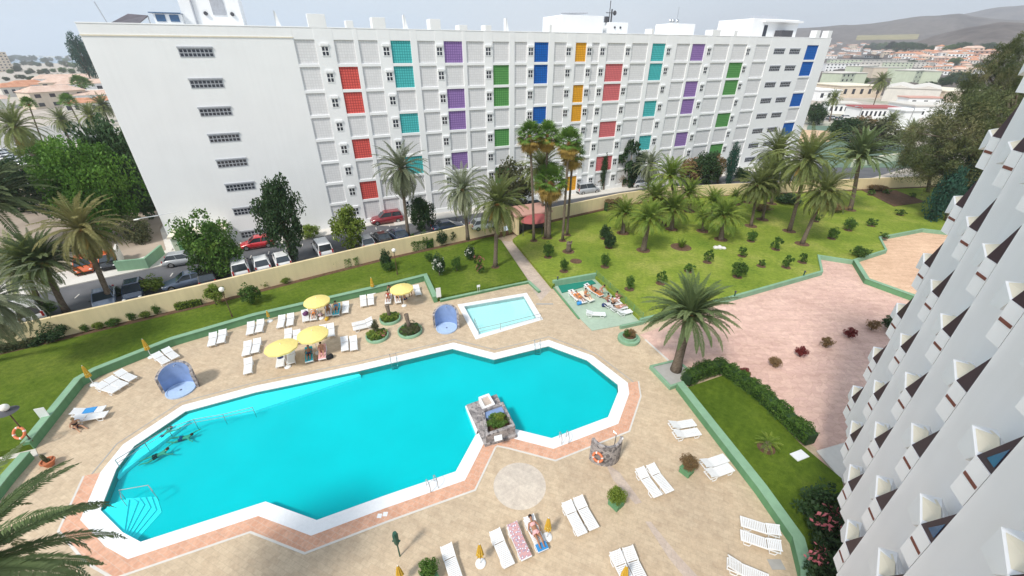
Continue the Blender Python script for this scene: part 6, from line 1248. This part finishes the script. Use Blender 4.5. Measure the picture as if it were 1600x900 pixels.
# ================================================================== CARS
def car_proto(kind):
    Ls, W, Hb, Ht = dict(hatch=(4.0, 1.72, .92, 1.46), suv=(4.5, 1.84, 1.05, 1.68), van=(4.4, 1.8, 1.08, 1.86), sedan=(4.5, 1.78, .92, 1.44))[kind]
    o = thing('parked_car', 'x', 'car'); h = Ls/2
    pr = [(-h, .35, .62, .90), (-h+.08, .28, .80, .93), (-h+.5, .20, Hb, .985), (-.6, .18, Hb, 1.0), (.55, .18, Hb-.02, 1.0), (h-.95, .19, Hb-.10, .985), (h-.3, .24, Hb-.24, .93), (h-.05, .32, .60, .82), (h, .38, .52, .74)]
    if kind in ('van', 'suv'): pr[1] = (-h+.05, .28, .95, .95); pr[2] = (-h+.2, .2, Hb, .98)
    mb = MB(); vs = []; m = 10
    for (x, zl, zh, k) in pr:
        w_ = W/2*k; mid = (zl+zh)/2
        vs += [(x, -w_*.92, zl), (x, -w_, mid*.85), (x, -w_, mid*1.15), (x, -w_*.93, zh-.02), (x, -w_*.75, zh), (x, w_*.75, zh), (x, w_*.93, zh-.02), (x, w_, mid*1.15), (x, w_, mid*.85), (x, w_*.92, zl)]
    fs = [(i*m+j, i*m+(j+1) % m, (i+1)*m+(j+1) % m, (i+1)*m+j) for i in range(len(pr)-1) for j in range(m)]; fs += [tuple(range(m))[::-1], tuple((len(pr)-1)*m+j for j in range(m))]
    obj('body', mb.add(vs, fs), 'car_white', o, smooth=True)
    xb, xf = {'hatch': (-h+.18, .95), 'suv': (-h+.12, 1.05), 'van': (-h+.08, 1.25), 'sedan': (-h+.75, .95)}[kind]; rb_, rf = {'hatch': (-h+.62, .18), 'suv': (-h+.42, .3), 'van': (-h+.18, .55), 'sedan': (-.95, .2)}[kind]
    g = MB(); w0, w1 = W/2*.90, W/2*.72; B0 = [(xb, -w0*.95, Hb-.04), (xf, -w0*.97, Hb-.04), (xf, w0*.97, Hb-.04), (xb, w0*.95, Hb-.04)]; B1 = [(rb_, -w1, Ht-.05), (rf, -w1, Ht-.05), (rf, w1, Ht-.05), (rb_, w1, Ht-.05)]
    g.add(B0+B1, [(0, 1, 5, 4), (1, 2, 6, 5), (2, 3, 7, 6), (3, 0, 4, 7), (4, 5, 6, 7)]); obj('windows', g, 'car_glass', o)
    r = MB(); r.add([(rb_-.03, -w1-.02, Ht-.055), (rf+.03, -w1-.02, Ht-.055), (rf+.03, w1+.02, Ht-.055), (rb_-.03, w1+.02, Ht-.055), (rb_+.12, -w1*.8, Ht), (rf-.12, -w1*.8, Ht), (rf-.12, w1*.8, Ht), (rb_+.12, w1*.8, Ht)], [(0, 1, 5, 4), (1, 2, 6, 5), (2, 3, 7, 6), (3, 0, 4, 7), (4, 5, 6, 7), (3, 2, 1, 0)])
    def L3(a, b, t): return tuple(a[i]+(b[i]-a[i])*t for i in range(3))
    for i in range(4): r.bar(L3(B0[i], B0[i], 0), B1[i], .07, .06)
    for s in (-1, 1): xm = (xb+xf)/2-.1; r.bar((xm, s*w0*.965, Hb-.04), ((rb_+rf)/2-.05, s*w1*1.005, Ht-.05), .08, .05)
    obj('roof', r, 'car_white', o)
    for sx in (-h+.78, h-.80):
        for s in (-1, 1):
            wv = obj('wheel', MB().lathe([(.0, -.1), (.28, -.1), (.33, -.07), (.33, .07), (.28, .1), (0, .1)], 20), 'tyre', o); wv.location = (sx, s*(W/2-.1), .33); wv.rotation_euler = (pi/2, 0, 0)
            rm = obj('rim', MB().lathe([(.0, 0), (.2, 0), (.2, .02), (0, .035)], 10), 'chrome', wv); rm.location = (0, 0, -.115*s); rm.rotation_euler = (pi if s > 0 else 0, 0, 0) if s > 0 else (pi, 0, 0)
    for s in (-1, 1):
        obj('headlight', MB().ell((h-.12, s*W*.36, .62), (.10, .16, .07), 8, 6), 'lamp_clear', o); obj('taillight', MB().box(-h-.01, -h+.07, s*W*.40-.08, s*W*.40+.08, .68, .90 if kind != 'van' else 1.15), 'lamp_red', o); obj('mirror', MB().ell((xf-.25, s*(W/2+.06), Hb+.02), (.06, .09, .06), 6, 5), 'black', o)
    obj('bumper', MB().box(-h-.04, -h+.1, -W*.42, W*.42, .34, .52), 'black', o); obj('bumper', MB().box(h-.1, h+.03, -W*.38, W*.38, .30, .46), 'black', o); obj('licence_plate', MB().box(-h-.05, -h-.041, -.25, .25, .55, .66), 'plate', o)
    return o
CP = {k: car_proto(k) for k in ('hatch', 'suv', 'van', 'sedan')}
def car(kind, px, rz, colour, label, z=Z_ST, group=None, roof=None):
    b = P(*px, z+.6); o = first(CP[kind], (b.x, b.y, z+.003), rz, label, group, 1.0); mat_of(o, 'body', colour); mat_of(o, 'roof', roof or colour); return o
WN = math.atan2(.82, -.56)          # nose away from the wall
HZr = RZH; PK = 'cars parked along the yellow wall'
for kind, px, rz, c, lab, g in [
  ('hatch', (12, 497), WN+.35, 'car_white', 'white hatchback cut by the left edge behind the yellow wall', PK), ('van', (46, 487), WN+.3, 'car_white', 'white van-like car second from the left edge behind the yellow wall', PK),
  ('sedan', (163, 466), WN+.1+pi, 'car_blue_grey', 'grey-blue car behind the yellow wall under the leaning olive palm', PK), ('hatch', (209, 454), WN+pi, 'car_navy', 'dark navy car behind the yellow wall left of the yellow-green bush', PK),
  ('sedan', (293, 437), HZr+.2+pi, 'car_blue_grey', 'slate blue car parked lengthwise behind the wall with a bush before it', PK), ('hatch', (324, 432), WN, 'car_black', 'black car half hidden by the twin-trunk tree', PK),
  ('van', (375, 418), WN, 'car_white', 'white van with dark rear window right of the twin-trunk tree', PK), ('hatch', (408, 410), WN, 'car_white', 'white hatchback between two other white cars behind the wall', PK), ('hatch', (440, 404), WN, 'car_white', 'white hatchback at the foot of the tall dark tree', PK),
  ('van', (504, 388), WN, 'car_white', 'white van between the tall dark tree and the yellow-green tree', PK), ('hatch', (570, 377), WN, 'car_silver', 'silver hatchback beside the yellow-green tree', PK), ('sedan', (596, 371), WN, 'car_black', 'black car between the silver one and the blue-black one', PK), ('sedan', (622, 366), WN, 'car_navy', 'blue-black car just left of the grey-green palm', PK),
  ('hatch', (288, 404), HZr, 'car_silver', 'silver-grey car by the kerb at the left of the twin-trunk tree', None), ('hatch', (402, 379), HZr+pi, 'car_red', 'bright red car parked against the blank hotel wall', None), ('suv', (604, 341), HZr+pi, 'car_dark_red', 'dark red people carrier parked below the red hotel panel', None),
  ('hatch', (131, 414), WN+pi+.1, 'car_orange', 'orange car parked facing the street under the leaning palm', None), ('hatch', (171, 407), WN+pi, 'car_black', 'black car with an orange roof parked beside the orange car', None)]:
    car(kind, px, rz, c, lab, group=g, roof='car_orange' if 'orange roof' in lab else None)
for px, c, k, lab in [((757, 350), 'car_white', 'hatch', 'white car seen between the grey palm and the date palm'), ((700, 353), 'car_navy', 'sedan', 'dark blue car behind the wall near the bicycles'), ((815, 322), 'car_black', 'hatch', 'black car behind the olive tree by the entrance'), ((835, 318), 'car_white', 'hatch', 'white car behind the canopy of the entrance'),
                      ((900, 291), 'car_black', 'hatch', 'black car by the orange hotel panel'), ((1000, 286), 'car_white', 'hatch', 'white car below the grey palm in front of the hotel'), ((918, 296), 'car_silver', 'van', 'silver van at the kerb left of the narrow conifer')]:
    car(k, px, HZr+.0, c, lab)
for i, (x, y) in enumerate([(6, 238), (13, 243), (20, 247), (28, 251), (36, 256)]): car('hatch', (x, y), radians(15), 'car_white' if i % 2 == 0 else 'car_silver', ['first', 'second', 'third', 'fourth', 'fifth'][i]+' pale car from the left edge in the side car park row', group='cars in the side car park')
car('hatch', (113, 208), radians(5), 'car_silver', 'small silver car by the lane beyond the big green tree')
# bicycles leaning in a row behind the wall
def bike(px, rz, label):
    o = thing('bicycle', label, 'bicycle', P(*px, Z_ST), rz, 'bicycles behind the wall')
    for x in (-.5, .5):
        w_ = obj('wheel', torus(.32, .022, 20, 5), 'black', o); w_.location = (x, 0, .34); w_.rotation_euler = (pi/2, 0, 0); obj('spokes', MB().box(-.3, .3, -.006, .006, -.004, .004).box(-.006, .006, -.3, .3, -.004, .004), 'chrome', w_)
    obj('frame', MB().tube([(-.5, 0, .34), (-.15, 0, .8), (.35, 0, .85), (.5, 0, .34)], .022, 6).tube([(-.15, 0, .85), (-.05, 0, .32), (.35, 0, .85)], .022, 6).tube([(-.5, 0, .34), (-.05, 0, .32)], .018, 6), 'metal_dark', o); obj('saddle', MB().ell((-.18, 0, .92), (.13, .07, .04), 8, 5), 'black', o); obj('handlebar', MB().tube([(.3, -.28, 1.0), (.36, 0, .98), (.3, .28, 1.0)], .016, 6), 'chrome', o)
for i, px in enumerate([(688, 356), (696, 354), (704, 352), (713, 350)]): bike(px, RZH+1.2, ['leftmost', 'second', 'third', 'rightmost'][i]+' bicycle of the four in the row behind the wall by the grey palm')
# entrance pavilion with the red canopy
ep = P(818, 352, .45); ce = Vector((2.3, 58.2, .45)); t = thing('entrance_gate', 'entrance pavilion with a red-brown roof and rounded red awning in the yellow wall', 'pavilion', ce, math.atan2(.62, .79)-.25)
obj('side_wall', MB().box(-2.6, -2.3, -2.0, 1.6, 0, 2.7).box(2.3, 2.6, -2.0, 1.6, 0, 2.7), 'wall_yellow', t); obj('roof', MB().box(-2.9, 2.9, -2.2, 2.0, 2.7, 2.95), 'canopy_top', t, bevel=.03); obj('back_gate', MB().box(-2.3, 2.3, -.6, -.5, 0, 2.7), 'metal_dark', t)
mb = MB(); vs = []; n = 16
for j in range(7):
    b_ = radians(90*j/6); 
    for i in range(n+1): a = pi+pi*i/n; vs.append((2.2*cos(a)*cos(b_), -2.2+1.7*sin(a)*cos(b_), 2.0+.85*sin(b_)))
mb.add(vs, [(j*(n+1)+i, j*(n+1)+i+1, (j+1)*(n+1)+i+1, (j+1)*(n+1)+i) for j in range(6) for i in range(n)]); obj('awning', mb, 'canopy_red', t, smooth=True)
for k in (-1.9, -.65, .65, 1.9): obj('post', MB().tube([(k, -2.5 if abs(k) > 1 else -3.4, 0), (k, -2.5 if abs(k) > 1 else -3.4, 2.05)], .05, 8), 'metal_dark', t)
# garden wall and planted edge left of the hotel, and the low green annexe
wall_run('garden_wall', [P(185, 425, Z_ST), P(233, 420, Z_ST), P(258, 398, Z_ST)], .2, Z_ST, Z_ST+1.3, 'green_pale', 'low pale green garden wall by the parked black and orange car')
t = thing('white_panel', 'white gate pillar slab standing beside the black car', 'gate', P(192, 410, Z_ST), .6); obj('panel', MB().box(-.1, .1, -1.1, 1.1, 0, 1.9), 'stone_white', t); obj('cap', MB().box(-.14, .14, -1.15, 1.15, 1.9, 1.97), 'stone_white', t)
t = thing('annexe', 'small green annexe with a cream roof edge at the hotel corner', 'outbuilding', H(-17.8, -2.6, Z_ST), RZH); obj('wall', MB().box(0, 5.4, 0, 2.5, 0, 2.5), 'pale_green_wall', t); obj('roof', MB().box(-.2, 5.6, -.2, 2.55, 2.5, 2.75), 'cream_plaster', t); obj('door', MB().box(.5, 1.4, -.03, .03, 0, 2.0), 'green_paint', t); obj('window', MB().box(3, 4, -.03, .03, 1.1, 1.9), 'plastic_white', t)
t = thing('wall_lamp', 'thin street light arm sticking out of the hotel end wall', 'lamp', H(-18.8, 0, Z_ST+4.6), RZH); obj('arm', MB().tube([(0, 0, 0), (-1.6, -1.2, .25), (2.6, -1.0, .5)], .04, 6), 'steel', t); obj('lamp_head', MB().ell((-1.7, -1.25, .2), (.3, .16, .08), 8, 5), 'globe', t)
# ================================================================== THE TOWN BEYOND, right of the hotel
def bldg(name, xl, yl, xr, yr, dep, h, wall, roof, label, cat='building', windows=0, floors=1, gable=0, group=None, base=None, over=.4, wmat='window_dark'):
    a = base[0] if base else hit(xl, yl); b = base[1] if base else hit(xr, yr); b.z = a.z = min(a.z, b.z); d = b-a; W = d.length; o = thing(name, label, cat, a, math.atan2(d.y, d.x), group)
    obj('wall', MB().box(0, W, 0, dep, -2, h), wall, o)
    if gable:
        mb = MB(); n = int(gable); w_ = W/n
        for i in range(n): x0, x1 = i*w_, (i+1)*w_; mb.add([(x0, -over, h+.02), (x1, -over, h+.02), ((x0+x1)/2, -over, h+w_*.13), (x0, dep, h+.02), (x1, dep, h+.02), ((x0+x1)/2, dep, h+w_*.13)], [(0, 1, 2), (5, 4, 3), (0, 2, 5, 3), (1, 4, 5, 2), (0, 3, 4, 1)])
        obj('roof', mb, roof, o)
    elif roof.startswith('roof'):
        k = min(W, dep)*.35; obj('roof', MB().add([(-over, -over, h), (W+over, -over, h), (W+over, dep+over, h), (-over, dep+over, h), (k, dep/2, h+k*.55), (W-k, dep/2, h+k*.55)], [(0, 1, 5, 4), (1, 2, 5), (2, 3, 4, 5), (3, 0, 4), (3, 2, 1, 0)]), roof, o)
    else: obj('roof', MB().box(-over, W+over, -over, dep+over, h+.003, h+.4), roof, o)
    if windows:
        for f in range(floors):
            for i in range(windows):
                x = W*(i+.5)/windows; z = h*(f+.35)/floors; ww = min(1.6, W/windows*.45); obj('window', MB().box(x-ww/2, x+ww/2, -.06, .05, z, z+h/floors*.42), wmat, o)
    return o
bldg('warehouse', 1376, 158, 1462, 163, 38, 6.5, 'stone_white', 'stone_white', 'white industrial hall with two low gables in the right distance', 'warehouse', 0, gable=2)
bldg('warehouse', 1311, 153, 1374, 153, 26, 6, 'beige_wall', 'cream_plaster', 'long flat-roofed warehouse with a brown fascia left of the gabled hall', 'warehouse', 5)
bldg('warehouse', 1276, 158, 1309, 158, 22, 5, 'wall_white', 'wall_white', 'white flat-roofed warehouse touching the hotel corner', 'warehouse', 3)
bldg('warehouse', 1422, 186, 1505, 186, 14, 4.5, 'wall_white', 'stone_white', 'low white building with two dark openings beside the wispy trees', 'warehouse', 3, wmat='black')
bldg('warehouse', 1470, 160, 1540, 160, 30, 5, 'beige_wall', 'cream_plaster', 'cream flat-roofed hall behind the wispy trees', 'warehouse')
bldg('warehouse', 1415, 168, 1470, 168, 8, 4, 'wall_white', 'canopy_top', 'small white hall with a brown roof panel between the two larger halls', 'warehouse', 3)
bldg('shop_building', 1340, 187, 1402, 188, 9, 4, 'wall_white', 'canopy_red', 'shop with a faded red roof and striped front by the tall distant palm', 'shop', 9)
bldg('shop_building', 1292, 178, 1338, 180, 9, 4, 'wall_white', 'stone_white', 'white shop with pinkish front beside the red roofed shop', 'shop', 6)
bldg('shop_building', 1402, 204, 1428, 205, 6, 6, 'wall_white', 'wall_white', 'blank white block near the drooping distant palm', 'building')
k_ = 0; ga = 'pale green apartment blocks beyond the warehouses'
for xl, y, xr, h, w_, m in [(1284, 132, 1318, 9, 6, 'pale_green_wall'), (1310, 135, 1342, 9, 5, 'pale_green_wall'), (1341, 118, 1366, 9, 0, 'pale_green_wall'), (1360, 122, 1382, 9, 0, 'beige_wall'), (1382, 122, 1408, 9, 0, 'pale_green_wall'), (1405, 126, 1430, 9, 5, 'pale_green_wall'),
                            (1425, 129, 1452, 9, 5, 'pale_green_wall'), (1288, 112, 1340, 8, 9, 'wall_white'), (1336, 108, 1380, 8, 7, 'stone_white'), (1378, 108, 1424, 8, 7, 'pale_green_wall'), (1295, 102, 1345, 8, 8, 'pale_green_wall'), (1345, 101, 1402, 7, 8, 'stone_white'), (1404, 106, 1450, 7, 7, 'stone_white')]:
    k_ += 1; bldg('apartment_building', xl, y, xr, y, 14, h, m, 'stone_white', ['long', 'plain', 'blank-sided', 'windowed'][k_ % 4]+f' pale block of flats {["nearest", "next", "farther"][k_ % 3]} row around the {["left", "middle", "right"][0 if xl < 1335 else 1 if xl < 1385 else 2]} of the distant estate', 'apartment building', w_, 3, group=ga)
# villas: four prototypes copied over the slope
VP = []
for i, (W, D_, h, wm_, rm) in enumerate([(13, 9, 4, 'wall_white', 'roof_terracotta'), (16, 9, 5.5, 'beige_wall', 'roof_pale'), (11, 9, 4, 'stone_white', 'roof_terracotta'), (20, 8, 4, 'wall_white', 'roof_pale'), (14, 10, 5, 'pink_roof', 'stone_white')]):
    a = Vector((0, 0, 0)); VP.append(bldg('villa', 0, 0, 0, 0, D_, h, wm_, rm, 'x', 'house', 4, 1 if h < 5 else 2, base=(Vector((0, 0, 0)), Vector((W, 0, 0)))))
rv = random.Random(4); nv = 0
def villa(px, py, label, group, i=None, s=1.0):
    p = hit(px, py); q = VP[rv.randrange(len(VP)) if i is None else i]; rz = math.atan2(-p.x, p.y)+rv.choice([0, 0, .35, -.3, pi/2]); first(q, (p.x, p.y, p.z), rz, label, group, s*rv.uniform(.85, 1.15))
    return p
VL = ['terracotta-roofed', 'pale-roofed']
for row, y in enumerate([71, 76, 81, 86, 90, 94, 98, 104, 110, 116]):
    x0, x1 = [(1290, 1360), (1283, 1400), (1286, 1520), (1284, 1535), (1284, 1540), (1390, 1535), (1430, 1540), (1445, 1530), (1440, 1530), (1455, 1520)][row]; x = x0
    while x < x1:
        px, py = x+rv.uniform(-3, 3), y+rv.uniform(-2, 2); i = rv.choice([0, 0, 1, 2, 2, 3, 4]); where = 'just right of the hotel corner' if px < 1330 else 'above the pale green flats' if px < 1410 else 'in the middle of the slope' if px < 1480 else 'towards the wispy trees'
        villa(px, py, f'small hazy {["terracotta-roofed white", "pale-roofed two-storey beige", "terracotta-roofed square", "long pale-roofed white", "flat-roofed pink"][i]} house {where}', 'houses of the hazy right town', i, .95 if y > 90 else 1.3)
        x += rv.uniform(8, 13) if y < 92 else rv.uniform(12, 19)
# left town: white and pink roofs, far hotel
for (px, py, i, s, lab) in [(28, 150, 0, 1.3, 'terracotta block at the left end of the white roofs left of the hotel'), (60, 140, 3, 1.6, 'long pink-roofed white house at the back of the left roofs'), (88, 138, 3, 1.5, 'second long pink-roofed house at the back of the left roofs'), (45, 158, 3, 1.2, 'white house with pale roof behind the small fan palm'),
                            (70, 150, 1, 1.1, 'two-storey beige house in the middle of the left roofs'), (95, 150, 3, 1.3, 'long white house left of the distant palm pair'), (118, 148, 2, 1.3, 'square terracotta-roofed house beneath the distant fan palms'), (58, 172, 1, 1.2, 'yellowish two-storey house near the lane'), (90, 168, 3, 1.1, 'long white house nearest the lane'),
                            (120, 165, 4, 1.1, 'flat-roofed pink house near the lane by the distant palms'), (20, 170, 3, 1.2, 'white house beside the left edge above the car park'), (148, 172, 0, 1.0, 'terracotta-roofed house close to the hotel end wall'), (8, 152, 2, 1.2, 'square house at the very left edge'), (105, 178, 2, .9, 'small square house right by the lane')]:
    villa(px, py, lab, 'houses left of the hotel', i, s)
bldg('hotel_block', -16, 113, 24, 112, 18, 23, 'beige_wall', 'stone_white', 'stepped beige hotel block on the left horizon', 'hotel', 6, 7)
for (x, y, w_, lab) in [(40, 90, 22, 'left'), (68, 90, 24, 'middle'), (100, 90, 26, 'right')]: bldg('seafront_building', x, y, x+w_, y, 20, 9, 'stone_white', 'stone_white', f'faint white seafront building on the left horizon, the {lab} one of three', 'building')
# sports court with green surround and fence right of the hotel
struct('court_surround', MB().slab(PL([(1262, 196), (1345, 198), (1420, 232), (1452, 262), (1300, 262), (1252, 240)], Z_ST), Z_ST, Z_ST+.05), 'court_green')
struct('sports_court', MB().slab(PL([(1254, 203), (1298, 205), (1296, 222), (1246, 222)], Z_ST), Z_ST, Z_ST+.08), 'peach_court')
cf = thing('court_fence', 'tall grey-green mesh fence round the sports court', 'fence', P(1262, 226, Z_ST)); a0 = P(1262, 226, Z_ST); pts = [P(x, y, Z_ST)-a0 for x, y in ((1262, 226), (1330, 232), (1400, 250), (1450, 270))]; fm = MB()
for a, b in zip(pts[:-1], pts[1:]):
    for i in range(7): q = a.lerp(b, i/7); obj('post', MB().tube([q, q+Vector((0, 0, 3.5))], .05, 6), 'court_green', cf)
    for z_ in (.1, .6, 1.1, 1.6, 2.1, 2.6, 3.1, 3.5): fm.tube([a+Vector((0, 0, z_)), b+Vector((0, 0, z_))], .015, 3)
obj('wire', fm, 'grey_slat', cf)
cwl = thing('court_wall', 'pale low wall behind the yellow wall at the end of the court', 'wall', P(1330, 262, Z_ST)); a0 = P(1330, 262, Z_ST); b0 = P(1440, 246, Z_ST); d_ = b0-a0; cwl.rotation_euler = (0, 0, math.atan2(d_.y, d_.x)); obj('wall_body', MB().box(0, d_.length, 0, .3, 0, 1.6), 'pale_green_wall', cwl); obj('coping', MB().box(-.05, d_.length+.05, -.05, .35, 1.6, 1.7), 'cream_plaster', cwl)
# street lamps of the far right street
for i, (x, y, h) in enumerate([(1405, 225, 9), (1330, 214, 8)]):
    o = thing('street_lamp', ['tall slanting-looking street light pole before the white halls', 'thin street light pole by the sports court'][i], 'lamp', P(x, y, Z_ST)); obj('post', MB().tube([(0, 0, 0), (0, 0, h)], .09, 8), 'steel', o); obj('arm', MB().tube([(0, 0, h), (-1.5, 0, h+.3)], .05, 6), 'steel', o); obj('lamp_head', MB().box(-2.2, -1.4, -.15, .15, h+.2, h+.38), 'grey_slat', o)
for i, (x, y, c) in enumerate([(1300, 184, 'car_white'), (1312, 186, 'car_silver'), (1296, 172, 'car_navy'), (1322, 183, 'car_white'), (1380, 196, 'car_black')]): car('hatch', (x, y), .2, c, ['white car nearest the hotel corner in the far car park', 'silver car right of a white one in the far car park', 'navy car at the back of the far car park', 'white car at the right of the far car park', 'black car on the far street before the white wall'][i], group='cars in the far car park')
